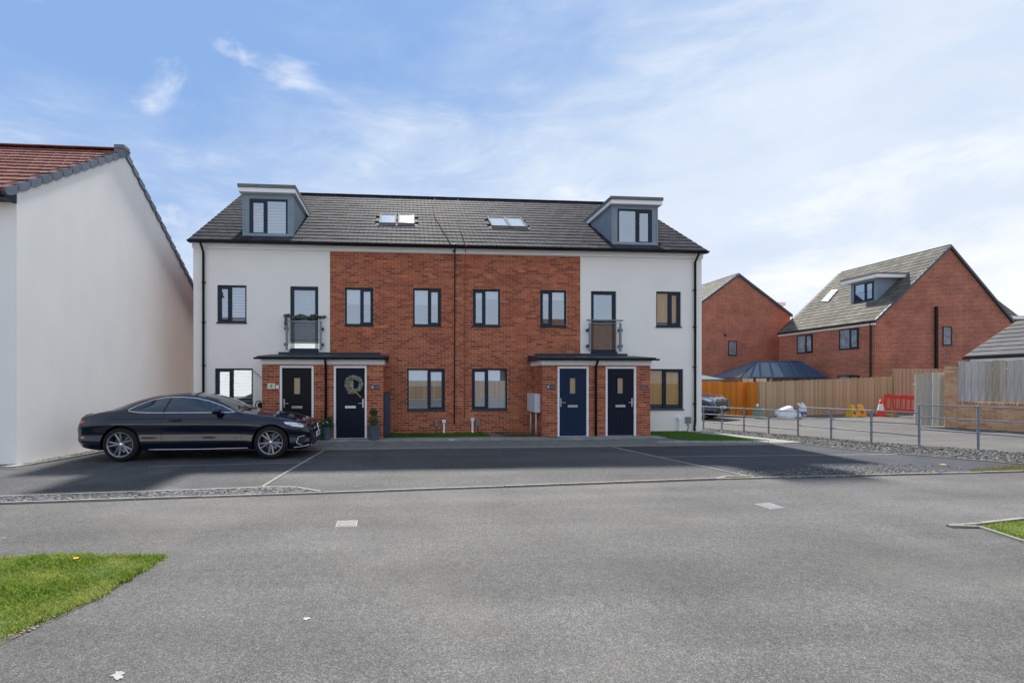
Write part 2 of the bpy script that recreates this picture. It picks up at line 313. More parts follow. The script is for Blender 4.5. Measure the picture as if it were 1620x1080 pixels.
# ------------------------------------------------------------------ mesh helpers
class MB:
    def __init__(s): s.v = []; s.f = []; s.sm = False
    def add(s, vs, fs):
        o = len(s.v); s.v.extend([tuple(p) for p in vs]); s.f.extend([tuple(i + o for i in f) for f in fs]); return s
    def box(s, x0, x1, y0, y1, z0, z1):
        x0, x1 = sorted((x0, x1)); y0, y1 = sorted((y0, y1)); z0, z1 = sorted((z0, z1))
        return s.add([(x0,y0,z0),(x1,y0,z0),(x1,y1,z0),(x0,y1,z0),(x0,y0,z1),(x1,y0,z1),(x1,y1,z1),(x0,y1,z1)],
                     [(0,3,2,1),(4,5,6,7),(0,1,5,4),(1,2,6,5),(2,3,7,6),(3,0,4,7)])
    def prism(s, poly, ext):                      # poly: 3d points, ext: extrusion vector
        ext = Vector(ext); P = [Vector(p) for p in poly]; n = len(P)
        s.add(P + [p + ext for p in P], [tuple(range(n))[::-1], tuple(range(n, 2*n))] + [(i, (i+1) % n, (i+1) % n + n, i + n) for i in range(n)])
        return s
    def quad(s, a, b, c, d): return s.add([a, b, c, d], [(0,1,2,3)])
    def tube(s, pts, r, n=8, closed=False, caps=True):
        P = [Vector(p) for p in pts]; m = len(P); rings = []
        rr = r if isinstance(r, (list, tuple)) else [r] * m
        up0 = None
        for i, p in enumerate(P):
            a = P[i-1] if (i > 0 or closed) else p; b = P[(i+1) % m] if (i < m-1 or closed) else p
            d = (b - a).normalized() if (b - a).length > 1e-9 else Vector((0,0,1))
            if up0 is None:
                up0 = Vector((0,0,1)) if abs(d.z) < .9 else Vector((1,0,0))
            u = d.cross(up0)
            if u.length < 1e-4: u = d.orthogonal()
            u.normalize(); w = u.cross(d).normalized(); up0 = w
            rings.append([p + u * math.cos(t) * rr[i] + w * math.sin(t) * rr[i] for t in [2*math.pi*k/n for k in range(n)]])
        vs = [q for rg in rings for q in rg]; fs = []
        for i in range(m if closed else m - 1):
            j = (i+1) % m
            for k in range(n): fs.append((i*n+k, i*n+(k+1) % n, j*n+(k+1) % n, j*n+k))
        if caps and not closed: fs += [tuple(range(n))[::-1], tuple(range((m-1)*n, m*n))]
        return s.add(vs, fs)
    def lathe(s, prof, o=(0,0,0), n=24, axis='z', cap=False):
        vs = []; fs = []
        for (r, h) in prof:
            for k in range(n):
                t = 2*math.pi*k/n; a, b = r*math.cos(t), r*math.sin(t)
                p = (a, b, h) if axis == 'z' else (a, h, b)
                vs.append((p[0]+o[0], p[1]+o[1], p[2]+o[2]))
        m = len(prof)
        for i in range(m-1):
            for k in range(n): fs.append((i*n+k, i*n+(k+1) % n, (i+1)*n+(k+1) % n, (i+1)*n+k))
        if cap: fs += [tuple(range(n))[::-1], tuple(range((m-1)*n, m*n))]
        return s.add(vs, fs)
    def mesh(s, name, m, smooth=False, fix=True):
        me = bpy.data.meshes.new(name); me.from_pydata([tuple(v) for v in s.v], [], s.f)
        if m is not None:
            for q in (m if isinstance(m, (list, tuple)) else [m]): me.materials.append(q)
        if fix and len(s.f) < 60000:
            bm = bmesh.new(); bm.from_mesh(me); bmesh.ops.recalc_face_normals(bm, faces=bm.faces); bm.to_mesh(me); bm.free()
        if smooth:
            me.polygons.foreach_set('use_smooth', [True] * len(me.polygons))
        me.update(); return me
def wl(o):
    p = Vector((0,0,0))
    while o is not None: p += o.location; o = o.parent
    return p
def link(o, parent=None, local=False):
    C.objects.link(o)
    if parent is not None:
        o.parent = parent
        if not local: o.location = o.location - wl(parent)
    return o
def part(name, mb, m, parent=None, smooth=False, local=False, kind=None, label=None, fix=True):
    o = bpy.data.objects.new(name, mb.mesh(name, m, smooth, fix)); link(o, parent, local)
    if kind: o['kind'] = kind
    if label: o['label'] = label
    return o
def inst(name, me, loc, parent=None, rot=None, scale=None, local=False, mat4=None):
    o = bpy.data.objects.new(name, me); o.location = loc
    if rot is not None: o.rotation_euler = rot
    if scale is not None: o.scale = scale
    link(o, parent, local); return o
def tag(o, label=None, cat=None, group=None, kind=None):
    if label: o['label'] = label
    if cat: o['category'] = cat
    if group: o['group'] = group
    if kind: o['kind'] = kind
    return o
def thing(name, label, cat, loc=(0,0,0), rz=0, group=None):
    o = bpy.data.objects.new(name, None); o.location = loc; o.rotation_euler = (0,0,rz); o.empty_display_size = .2
    C.objects.link(o); tag(o, label, cat, group); return o
def setting(name, mb, m, **k):
    o = part(name, mb, m, **k); o['kind'] = 'structure'; return o
def copy_tree(o, parent=None):
    c = o.copy(); C.objects.link(c); c.parent = parent
    for ch in list(o.children): copy_tree(ch, c)
    return c
def sheet(poly, z):
    mb = MB(); P = [(p[0], p[1], z) for p in poly]
    tris = tessellate_polygon([[Vector(p) for p in P]])
    mb.add(P, [tuple(t) for t in tris]); return mb
def up(me_obj):                                   # sheets must face upward
    me = me_obj.data
    bm = bmesh.new(); bm.from_mesh(me)
    for f in bm.faces:
        if f.normal.z < 0: f.normal_flip()
    bm.to_mesh(me); bm.free(); return me_obj
def inside(x, y, poly):
    r = False; n = len(poly); j = n - 1
    for i in range(n):
        xi, yi = poly[i][0], poly[i][1]; xj, yj = poly[j][0], poly[j][1]
        if (yi > y) != (yj > y) and x < (xj - xi) * (y - yi) / (yj - yi) + xi: r = not r
        j = i
    return r
def scatter(poly, n):
    P = np.array([(p[0], p[1]) for p in poly]); lo = P.min(0); hi = P.max(0); out = []
    tries = 0
    while len(out) < n and tries < 60:
        c = rng.uniform(lo, hi, (n * 2, 2)); tries += 1
        m = np.zeros(len(c), bool); j = len(P) - 1
        for i in range(len(P)):
            a, b = P[i], P[j]
            cond = (a[1] > c[:,1]) != (b[1] > c[:,1])
            with np.errstate(divide='ignore', invalid='ignore'):
                xx = (b[0]-a[0]) * (c[:,1]-a[1]) / (b[1]-a[1] + 1e-12) + a[0]
            m ^= cond & (c[:,0] < xx); j = i
        out.extend(c[m].tolist())
    return np.array(out[:n])
def np_mesh(name, V, F, m):                       # V (n,3), F (m,k)
    me = bpy.data.meshes.new(name); k = F.shape[1]
    me.vertices.add(len(V)); me.vertices.foreach_set('co', V.astype(np.float32).ravel())
    me.loops.add(F.size); me.loops.foreach_set('vertex_index', F.astype(np.int32).ravel())
    me.polygons.add(len(F)); me.polygons.foreach_set('loop_start', np.arange(0, F.size, k, dtype=np.int32))
    me.polygons.foreach_set('loop_total', np.full(len(F), k, dtype=np.int32))
    me.materials.append(m); me.update(calc_edges=True); me.validate(); return me
def blades(name, pts, h0, h1, w, m, z=0.0, lean=.6, hfun=None):
    n = len(pts); a = rng.uniform(0, 2*math.pi, n); h = rng.uniform(h0, h1, n)
    if hfun is not None: h *= hfun(pts)
    d = np.stack([np.cos(a), np.sin(a)], 1); b = rng.uniform(0, 2*math.pi, n); l = rng.uniform(.1, lean, n) * h
    ld = np.stack([np.cos(b), np.sin(b)], 1)
    V = np.zeros((n, 4, 3)); base = np.c_[pts, np.full(n, z)]
    V[:,0] = base; V[:,0,:2] -= d * w/2; V[:,1] = base; V[:,1,:2] += d * w/2
    V[:,2] = base; V[:,2,:2] += d * w*.35 + ld * (l*.4)[:,None]; V[:,2,2] += h*.62
    V[:,3] = base; V[:,3,:2] += ld * l[:,None]; V[:,3,2] += h
    i = np.arange(n)[:,None] * 4
    F = np.concatenate([i + np.array([[0,1,2]]), i + np.array([[0,2,3]])], 0)
    return np_mesh(name, V.reshape(-1,3), F, m)
def stones(name, pts, r0, r1, m, z=0.0, flat=.55):
    n = len(pts)
    T = np.array([(-1,-.8,-.5),(.9,-1,-.5),(1,.9,-.5),(-.8,1,-.5),(-.6,-.5,.5),(.55,-.65,.55),(.6,.55,.45),(-.5,.6,.6)])
    Fc = np.array([(0,3,2,1),(4,5,6,7),(0,1,5,4),(1,2,6,5),(2,3,7,6),(3,0,4,7)])
    r = rng.uniform(r0, r1, n); a = rng.uniform(0, 2*math.pi, n); ca, sa = np.cos(a), np.sin(a)
    V = T[None] * (1 + rng.uniform(-.25, .25, (n, 8, 3))) * r[:,None,None]
    V[:,:,1] *= rng.uniform(.55, 1, n)[:,None]; V[:,:,2] *= flat
    x = V[:,:,0]*ca[:,None] - V[:,:,1]*sa[:,None]; y = V[:,:,0]*sa[:,None] + V[:,:,1]*ca[:,None]
    V = np.stack([x + pts[:,0:1], y + pts[:,1:2], V[:,:,2] + z + (r*flat*.35)[:,None]], 2)
    F = (np.arange(n)[:,None,None]*8 + Fc[None]).reshape(-1, 4)
    return np_mesh(name, V.reshape(-1,3), F, m)
def leaves(mb, centre, rad, n, size):             # small leaf quads through a volume
    for _ in range(n):
        d = Vector((random.gauss(0,1), random.gauss(0,1), random.gauss(0,1))).normalized() * (random.random() ** .4)
        p = Vector(centre) + Vector((d.x*rad[0], d.y*rad[1], d.z*rad[2]))
        u = Vector((random.gauss(0,1), random.gauss(0,1), random.gauss(0,1))).normalized(); w = u.orthogonal().normalized()
        s_ = size * random.uniform(.6, 1.3)
        mb.add([p - u*s_, p + w*s_*.45, p + u*s_, p - w*s_*.45], [(0,1,2,3)])
def text_mesh(body, size, m, extr=.001, align='CENTER'):
    cu = bpy.data.curves.new('t', 'FONT'); cu.body = body; cu.size = size; cu.extrude = extr; cu.align_x = align; cu.align_y = 'CENTER'; cu.resolution_u = 3
    o = bpy.data.objects.new('t', cu); C.objects.link(o); dg = bpy.context.evaluated_depsgraph_get(); dg.update()
    me = bpy.data.meshes.new_from_object(o.evaluated_get(dg)); bpy.data.objects.remove(o); me.materials.clear(); me.materials.append(m); return me

# ------------------------------------------------------------------ ground, roads, bays
def GP(*pts): return [G(*p) for p in pts]
up(setting('ground', sheet([(-600,-600),(600,-600),(600,1500),(-600,1500)], -0.03), M_ground))
road = up(setting('road', sheet([(-45,-14),(45,-14),(45,16),(-45,16)], -0.008), M_road))
FL = GP((-420,809),(0,796),(510,779.5),(1133,757.5),(1620,745.5),(1900,738.5))       # front edging line of the bays
KL = GP((-420,719),(510,711),(967,706),(1273,702.5))                                # edging between slabs and bays
bay_poly = [FL[0], FL[1], FL[2], FL[3], FL[4], FL[5]] + [G(1900,752), G(1620,735), G(1340,711), G(1273,702.5), G(967,706), G(510,711), G(140,716), G(30,741), G(-300,752)]
bay_poly = [p for p in bay_poly if True]
bay_poly = [FL[1], FL[2], FL[3], FL[4], G(1620,735), G(1340,711), G(1273,702.5), G(967,706), G(510,711), G(300,700), G(135,716), G(28,741), G(-60,742)]
up(setting('parking_bay', sheet(bay_poly, -0.004), M_bay))
lane_poly = [G(1107,676.5), G(1260,688.5), G(1360,697.5), G(1620,716), G(2400,770), (60, 14), (60, 27), (13, 27), (9.8, 20)]
up(setting('parking_bay', sheet([G(415,771.5), G(510,779.5), G(1133,757.5), G(1192,756), G(967,706), G(510,711)], -.0005), M_bay_mid))
up(setting('parking_bay', sheet([G(1192,756), G(1560,747), G(1620,745.5), G(1620,735), G(1340,711), G(1273,702.5), G(967,706)], 0.0005), M_bay_dark))
up(setting('service_lane', sheet(lane_poly, 0.0), M_lane))
up(setting('house_forecourt', sheet([G(330,712), G(510,710.5), G(967,705.5), G(1273,702), G(1108,683), (9.2, 15.0), (-6.3, 15.0)], 0.004), mat('forecourt_bed', (.16,.16,.15), .9, .2, var=.25, vscale=5)))
up(setting('side_path', sheet([G(28,741), G(135,716), (-6.55, 20), (-8.6, 20), G(-200,742)], 0.002), mat('path_bed', (.15,.15,.14), .9, .2, var=.25, vscale=5)))

# edging stones laid end to end
def edging(name, pts, width, h, z0, step, m, closed=False, label=None):
    root = thing(name, None, None); root['kind'] = 'structure'
    if label: root['label'] = label
    unit = {}
    for a, b in zip(pts[:-1], pts[1:]):
        a = Vector((a[0], a[1], 0)); b = Vector((b[0], b[1], 0)); Ln = (b - a).length
        k = max(1, round(Ln / step)); l = Ln / k; ang = math.atan2(b.y - a.y, b.x - a.x)
        key = round(l, 3)
        if key not in unit:
            g = .006
            unit[key] = MB().prism([(-l/2+g,-width/2,0),(l/2-g,-width/2,0),(l/2-g,width/2,0),(-l/2+g,width/2,0)], (0,0,h)).mesh('edging_stone', m)
        for i in range(k):
            p = a.lerp(b, (i + .5) / k)
            inst('edging_stone', unit[key], (p.x, p.y, z0 + random.uniform(-.003, .004)), root, (0, 0, ang + random.uniform(-.006, .006)))
    return root
edging('front_edging', FL[1:5], .042, .03, -.012, .9, M_kerb)
edging('forecourt_edging', [G(300,712.5), G(510,711), G(967,706), G(1273,702.5)], .05, .03, -.01, .9, M_kerb)
edging('bay_divider', [G(415,770), G(512,712)], .05, .022, -.012, .9, M_kerb)
edging('bay_divider', [G(969,707), G(1192,755)], .05, .022, -.012, .9, M_kerb)
edging('gravel_bed_edging', [G(-60,788), G(0,786), G(415,771.5), G(470,771.5), G(508,778)], .05, .03, -.012, .9, M_kerb)
edging('side_edging', [G(-40,741), G(28,739), G(150,717), G(222,702)], .05, .04, -.012, .9, M_kerb)
edging('gravel_strip_edging', [G(1273,702.5), G(1340,711), G(1620,735)], .045, .03, -.012, .9, M_kerb)
edging('lane_edging', [G(1180,662), G(1340,667), G(1452,675), G(1620,684.5), G(1800,695)], .06, .022, -.012, .9, M_kerb)
edging('lawn_edging', [G(1700,885), G(1620,857), G(1548,833.5), G(1500,832), G(1550,829), G(1620,821)], .04, .03, -.012, .9, M_kerb)
edging('island_edging', [G(1133,757), G(1150,754), G(1192,753.5)], .05, .03, -.012, .5, M_kerb)
# thin painted lines inside the bays
def line(name, a, b, w, z=.003):
    a, b = Vector(a[:2]), Vector(b[:2]); d = (b - a).normalized(); n = Vector((-d.y, d.x)) * w / 2
    return up(setting(name, sheet([a - n, b - n, b + n, a + n], z), M_paint))
line('painted_bay_line', G(235,738), G(492,731), .03); line('painted_bay_line', G(1040,722.5), G(1560,716.5), .03)

# slabs in front of the doors
slabs = thing('pavement', None, None); slabs['kind'] = 'structure'
sm = MB().box(-.296,.296,-.296,.296,0,.03).mesh('paving_slab', M_slab)
def slab_row(x0, x1, y0, y1):
    x = x0
    while x < x1:
        y = y0
        while y < y1:
            inst('paving_slab', sm, (x + .3, y + .3, .006 + random.uniform(-.002, .003)), slabs, (0, 0, random.uniform(-.004, .004)))
            y += .6
        x += .6
YP = 13.05                                            # porch fronts
YF = 14.22                                            # facade plane
yk = lambda x: np.interp(x, [p.x for p in KL], [p.y for p in KL])
slab_row(-2.7, 3.2, 12.36, 12.9)
slab_row(3.2, 6.9, 12.36, 12.9)
pale = MB()
for a, b in zip(np.linspace(1040, 1240, 9)[:-1], np.linspace(1040, 1240, 9)[1:]):
    p = GP((a + 1, 702.2), (b, 702.0), (b, 698.4), (a + 1, 698.4))
    o = part('pale_slab', MB().prism([(q.x, q.y, .006) for q in p], (0, 0, .025)), M_pale_slab, slabs)
p = GP((1108, 683.5), (1270, 701), (1240, 702), (1213, 697.5), (1108, 686.5))
part('pale_slab', MB().prism([(q.x, q.y, .006) for q in p], (0, 0, .03)), M_pale_slab, slabs)

# covers, paint marks
def cover(label, pts, m, studs):
    t = thing('manhole_cover', label, 'cover'); P = [Vector((p.x, p.y, -.0125)) for p in pts]
    c = sum(P, Vector()) / 4; t.location = c
    Pi = [c + (p - c) * .93 for p in P]
    for k in range(4):
        q = (k + 1) % 4
        part('frame', MB().prism([P[k], P[q], Pi[q], Pi[k]], (0, 0, .006)), M_cover_grey, t)
    part('lid', MB().prism([c + (p - c) * .915 for p in P], (0, 0, .008)), m, t)
    sb = MB()
    for i in range(studs):
        for j in range(studs):
            u, v = (i + .5) / studs, (j + .5) / studs
            p = P[0].lerp(P[1], .08 + .84*u).lerp(P[3].lerp(P[2], .08 + .84*u), .08 + .84*v)
            sb.box(p.x-.012, p.x+.012, p.y-.012, p.y+.012, p.z+.008, p.z+.0105)
    o = part('tread_stud', sb, M_cover_grey, t); o['kind'] = 'stuff'
cover('pale square concrete access cover in the grey tarmac, in front of the black car', GP((530.5,832),(564,831.5),(566,821.5),(534,822)), M_cover_pale, 2)
cover('grey patterned iron access cover in the tarmac on the right', GP((1219,804.5),(1242,802),(1217,794),(1193,796)), M_cover_grey, 7)
cover('dark iron drain cover at the left edge of the tarmac', GP((-30,853),(-2,852.5),(11,848.5),(-18,849)), M_cover_grey, 5)
def splat(name, cx, cy, rx, ry, n, label, seed):
    random.seed(seed); P = []; ph = [random.uniform(0, 6.28) for _ in range(6)]; n = 44
    for k in range(n):
        t = 2*math.pi*k/n; r = .72 + .16*math.sin(2*t+ph[0]) + .12*math.sin(3*t+ph[1]) + .13*math.sin(5*t+ph[2]) + .10*math.sin(9*t+ph[3]) + random.uniform(-.09, .09)
        P.append(G(cx + rx*r*math.cos(t), cy + ry*r*math.sin(t)))
    o = part(name, sheet(P, -.0045), M_paint); up(o); tag(o, label, 'paint mark')
splat('paint_splash', 187, 1066, 14, 8, 26, 'ragged white paint splash on the tarmac near the lawn', 5)
splat('paint_splash', 485, 976.5, 7, 3, 9, 'small pale paint fleck on the open tarmac', 9)

# ------------------------------------------------------------------ gravel and grass (stuff)
def stuff(name, me, label, cat):
    o = bpy.data.objects.new(name, me); C.objects.link(o); return tag(o, label, cat, kind='stuff')
gl = GP((-50,797),(0,795),(500,779),(470,772.5),(415,772.5),(0,787),(-50,788.5))
up(setting('gravel_bed', sheet(gl, 0.0), M_soil))
stuff('gravel', stones('gravel', scatter(gl, 2600), .014, .034, M_stone_dark, .004), 'dark slate chippings in the narrow bed beside the road', 'gravel')
gs = GP((1108,677),(1260,688.5),(1360,697.5),(1620,716),(1900,735),(1900,760),(1620,734),(1340,710.5),(1273,701.5),(1108,683.5))
up(setting('gravel_strip', sheet(gs, 0.003), M_soil))
stuff('gravel', stones('gravel', scatter(gs, 11000), .012, .030, M_stone, .006), 'grey stones in the strip under the metal railing', 'gravel')
loose = GP((1150,748),(1180,745),(1240,742),(1330,738.5),(1420,739.5),(1500,744),(1480,749),(1330,753.4),(1195,756.5))
stuff('loose_stones', stones('loose_stones', scatter(loose, 3200), .010, .026, M_stone, -.002), 'loose stones spilled over the parking bay on the right', 'stones')
loose2 = GP((1240,741),(1330,731),(1500,736),(1540,742),(1420,740),(1330,739))
stuff('loose_stones', stones('loose_stones', scatter(loose2, 90), .014, .03, M_stone, -.002), 'few stray stones on the bare bay tarmac', 'stones')
sg = GP((-20,738),(28,736),(150,712.5),(222,700),(222,703),(150,717),(28,738.5))
stuff('gravel', stones('gravel', scatter(sg, 900), .014, .034, M_stone_dark, .006), 'dark stones along the foot of the white gable wall', 'gravel')

lw = [G(-700,893), G(-300,887), G(0,882), G(120,878.5), G(266,879), G(215,910), G(150,948), G(110,964), G(60,985), G(0,1010), G(-150,1085), G(-500,1280)]
def ragged(P, step, amp):
    out = []
    for a, b in zip(P, P[1:] + P[:1]):
        a, b = Vector(a[:2]), Vector(b[:2]); n = max(1, int((b-a).length/step))
        for k in range(n):
            q = a.lerp(b, k/n); out.append((q.x + random.gauss(0, amp), q.y + random.gauss(0, amp)))
    return out
lw = ragged([(max(p[0], -6.5), p[1]) for p in lw], .07, .018)
def swell(P, d):
    out = []; n = len(P); A = sum(P[i][0]*P[(i+1) % n][1]-P[(i+1) % n][0]*P[i][1] for i in range(n)); sg = 1 if A > 0 else -1
    for i in range(0, n, 2):
        a, b = Vector(P[i-2]), Vector(P[(i+2) % n]); t = (b-a).normalized() if (b-a).length > 1e-6 else Vector((1, 0))
        q = Vector(P[i]) + Vector((t.y, -t.x))*sg*d*random.uniform(.4, 1.5); out.append((q.x, q.y))
    return out
up(setting('lawn_margin', sheet(swell(lw, .03), -.0055), mat('trodden_soil', (.095, .088, .068), .95, .1, var=.5, vscale=18, bump=.6)))
up(setting('lawn_soil', sheet(lw, -.002), M_soil_green))
ed = [Vector(p) for p in lw]; ep = []
for a_, b_ in zip(ed, ed[1:]):
    for _ in range(16): q_ = a_.lerp(b_, random.random()); ep.append((q_.x + random.gauss(0, .028), q_.y + random.gauss(0, .028)))
edge_pts = np.array(ep)

def thin(p):                                       # patchy: fewer blades where the turf is worn
    k = np.sin(p[:,0]*3.1+p[:,1]*2.2) * np.sin(p[:,1]*4.7-p[:,0]*1.9) + .6*np.sin(p[:,0]*13+2*np.sin(p[:,1]*9)) * np.sin(p[:,1]*15)
    return p[rng.uniform(0, 1, len(p)) < np.clip(.80 + .35*k, .22, 1)]
def grow(p): return .75 + .5 * np.clip(np.sin(p[:,0]*5.1 + 1.3*np.sin(p[:,1]*4.0)) * np.sin(p[:,1]*6.3 + p[:,0]*2.2), -.6, 1)
stuff('lawn_grass', blades('lawn_grass', thin(scatter(lw, 120000)), .014, .052, .0042, M_grass, -.003, 1.05, grow), 'bright green lawn grass in the near left corner', 'grass')
stuff('lawn_grass', blades('lawn_grass', edge_pts, .012, .045, .005, M_grass, -.004, 1.3), 'loose fringe of grass along the ragged lawn edge', 'grass')
stuff('fallen_debris', stones('fallen_debris', np.array([[G(x, y).x, G(x, y).y] for x, y in [(random.uniform(0,1), 0) for _ in range(0)] + [(60+i*5.2, 987-i*2.9+random.uniform(-3,5)) for i in range(34)] + [(10+i*1.6, 1008-i*.7+random.uniform(-2,5)) for i in range(28)]]), .004, .012, mat('edge_debris', (.35,.30,.22), .9, .2, col2=[(.18,.14,.10),(.55,.52,.46)]), -.004), 'crumbs of soil and stone along the ragged lawn edge', 'debris')
rw = [G(1522,833), G(1560,829.5), G(1620,823), G(1900,800), G(1900,950), G(1620,855), G(1550,834)]
up(setting('lawn_soil', sheet(rw, -.001), M_soil_green))
stuff('lawn_grass', blades('lawn_grass', scatter(rw, 26000), .018, .045, .005, M_grass, -.002, .95, grow), 'small wedge of lawn inside pale edging at the right', 'grass')
isl = GP((1140,757),(1152,754.4),(1190,754),(1188,756.2))
stuff('weeds', blades('weeds', scatter(isl, 500), .01, .03, .008, M_dry, 0), 'moss and weeds in the tiny edged island', 'weeds')
ws = GP((1530,742.5),(1600,737),(1660,736),(1660,744),(1600,745.5),(1540,747))
stuff('weeds', blades('weeds', scatter(ws, 2200), .01, .04, .008, M_dry, 0), 'green and brown weeds at the far right end of the bay', 'weeds')
tr1 = [(-.85, 12.95), (-1.0, 14.2), (2.55, 14.2), (2.5, 12.95)]
tr2 = [G(1036,690.0), G(1062,694), G(1107,697.8), G(1212,697.4), G(1108,686.8), (9.15, 14.2), (6.7, 14.2), (6.7, 13.1)]
for tr, lb in ((tr1, 'dark green turf strip below the two brick front windows'), (tr2, 'green turf wedge at the right end of the terrace')):
    up(setting('turf_base', sheet(tr, .012), mat('turf_backing', (.03,.08,.02), .9, .1)))
    stuff('turf', blades('turf', scatter(tr, 26000), .016, .034, .006, M_turf, .012, .5), lb, 'turf')
for (px, py, w, n, lb) in ((655,690,34,500,'low green weed clump at the left end of the turf'), (822,691,42,900,'dry brown weed clump below the white meter box'), (792,686,12,200,'small dark plant against the brick wall'), (878,694,22,160,'creeping green weed in the slabs by the blue door')):
    c = G(px, py); pts = np.c_[rng.normal(c.x, w/55*.35, n), rng.normal(c.y, .10, n)]
    o = bpy.data.objects.new('weed_clump', blades('weed_clump', pts, .03, .12 if n > 300 else .07, .010, M_dry, .01, 1.1)); C.objects.link(o); tag(o, lb, 'weeds', kind='stuff')

# ------------------------------------------------------------------ brickwork
BL, BH, BJ = .215, .065, .010
class Frame:                                      # a wall plane: origin, horizontal direction, outward normal
    def __init__(s, o, u, n): s.o = Vector(o); s.u = Vector(u).normalized(); s.n = Vector(n).normalized()
    def p(s, a, z, d=0.0): return s.o + s.u * a + s.n * d + Vector((0, 0, z))
def brick_cells(a0, a1, z0, z1, holes):
    out = []; k = 0; z = z0
    while z < z1 - .02:
        h = min(BH, z1 - z); off = (BL + BJ) / 2 if k % 2 else 0
        ivs = [(a0, a1, z, z + h)]
        for (h0, h1, b0, b1) in holes:
            nv = []
            for s_, e_, za, zb in ivs:
                if h1 <= s_ or h0 >= e_ or b1 <= za or b0 >= zb: nv.append((s_, e_, za, zb)); continue
                if h0 > s_: nv.append((s_, h0, za, zb))
                if h1 < e_: nv.append((h1, e_, za, zb))
                m0, m1 = max(s_, h0), min(e_, h1)
                if b0 - za > .006: nv.append((m0, m1, za, b0 - .003))
                if zb - b1 > .006: nv.append((m0, m1, b1 + .003, zb))
            ivs = nv
        for s_, e_, za, zb in ivs:
            i = math.floor((s_ - a0 - off) / (BL + BJ)) - 1
            while True:
                x = a0 + off + i * (BL + BJ); i += 1
                if x >= e_: break
                l, r = max(x, s_), min(x + BL, e_)
                if r - l > .012: out.append((l, r, za, zb))
        k += 1; z += BH + BJ
    return out
brick_mesh = {}
def full_brick(m):
    if m.name not in brick_mesh:
        mb = MB(); c = .004
        x0, x1, z0, z1 = 0, BL, 0, BH
        mb.add([(x0,0,z0),(x1,0,z0),(x1,0,z1),(x0,0,z1),(x0,-.004,z0),(x1,-.004,z0),(x1,-.004,z1),(x0,-.004,z1),
                (x0+c,-.008,z0+c),(x1-c,-.008,z0+c),(x1-c,-.008,z1-c),(x0+c,-.008,z1-c)],
               [(0,1,5,4),(1,2,6,5),(2,3,7,6),(3,0,4,7),(4,5,9,8),(5,6,10,9),(6,7,11,10),(7,4,8,11),(8,9,10,11)])
        brick_mesh[m.name] = mb.mesh('brick', m)
    return brick_mesh[m.name]
def lay_bricks(parent, regions, m, limit=300):
    """regions: (Frame, a0, a1, z0, z1, holes). The nearest full bricks become parts, the rest one joined part."""
    full = []; rest = []
    for fr, a0, a1, z0, z1, holes in regions:
        for c in brick_cells(a0, a1, z0, z1, holes):
            q = fr.p((c[0] + c[1]) / 2, (c[2] + c[3]) / 2)
            isfull = abs(c[1] - c[0] - BL) < .001 and abs(c[3] - c[2] - BH) < .001
            vis = max(.05, (EYE - q).normalized().dot(fr.n))
            (full if isfull else rest).append(((q - EYE).length / vis ** .5, fr, c))
    full.sort(key=lambda t: t[0]); rest += full[limit:]; full = full[:limit]
    me = full_brick(m)
    for _, fr, c in full:
        ang = math.atan2(fr.u.y, fr.u.x)
        inst('brick', me, fr.p(c[0], c[2], random.uniform(-.0005, .002)), parent, (0, 0, ang))
    mb = MB()
    for _, fr, c in rest:
        d = .006 + random.uniform(0, .003)
        P = [fr.p(c[0], c[2]), fr.p(c[1], c[2]), fr.p(c[1], c[3]), fr.p(c[0], c[3])]
        Q = [fr.p(c[0], c[2], d), fr.p(c[1], c[2], d), fr.p(c[1], c[3], d), fr.p(c[0], c[3], d)]
        mb.add(P + Q, [(0,1,5,4),(1,2,6,5),(2,3,7,6),(3,0,4,7),(4,5,6,7)])
    if mb.v: part('brickwork', mb, m, parent, kind='stuff', fix=False)
def wall_panel(fr, a0, a1, z0, z1, holes, depth=.12, mb=None):
    mb = mb or MB()
    xs = sorted({a0, a1} | {min(max(v, a0), a1) for h in holes for v in h[:2]}); zs = sorted({z0, z1} | {min(max(v, z0), z1) for h in holes for v in h[2:]})
    for i in range(len(xs)-1):
        for j in range(len(zs)-1):
            cx, cz = (xs[i]+xs[i+1])/2, (zs[j]+zs[j+1])/2
            if any(h[0] < cx < h[1] and h[2] < cz < h[3] for h in holes): continue
            mb.quad(fr.p(xs[i], zs[j]), fr.p(xs[i+1], zs[j]), fr.p(xs[i+1], zs[j+1]), fr.p(xs[i], zs[j+1]))
    for h in holes:
        A = [(h[0],h[2]),(h[1],h[2]),(h[1],h[3]),(h[0],h[3])]
        for k in range(4):
            a, b = A[k], A[(k+1) % 4]
            mb.quad(fr.p(*a), fr.p(*a, -depth), fr.p(*b, -depth), fr.p(*b))
    return mb
def fbox(mb, fr, a0, a1, z0, z1, d0, d1):         # a box in a wall frame
    P = [fr.p(a, z, d) for d in (d0, d1) for (a, z) in ((a0,z0),(a1,z0),(a1,z1),(a0,z1))]
    mb.add(P, [(0,3,2,1),(4,5,6,7),(0,1,5,4),(1,2,6,5),(2,3,7,6),(3,0,4,7)]); return mb
def ring(mb, fr, a0, a1, z0, z1, w, d0, d1):      # rectangular frame out of four butted bars
    fbox(mb, fr, a0, a1, z1 - w, z1, d0, d1); fbox(mb, fr, a0, a1, z0, z0 + w, d0, d1)
    fbox(mb, fr, a0, a0 + w, z0 + w, z1 - w, d0, d1); fbox(mb, fr, a1 - w, a1, z0 + w, z1 - w, d0, d1)

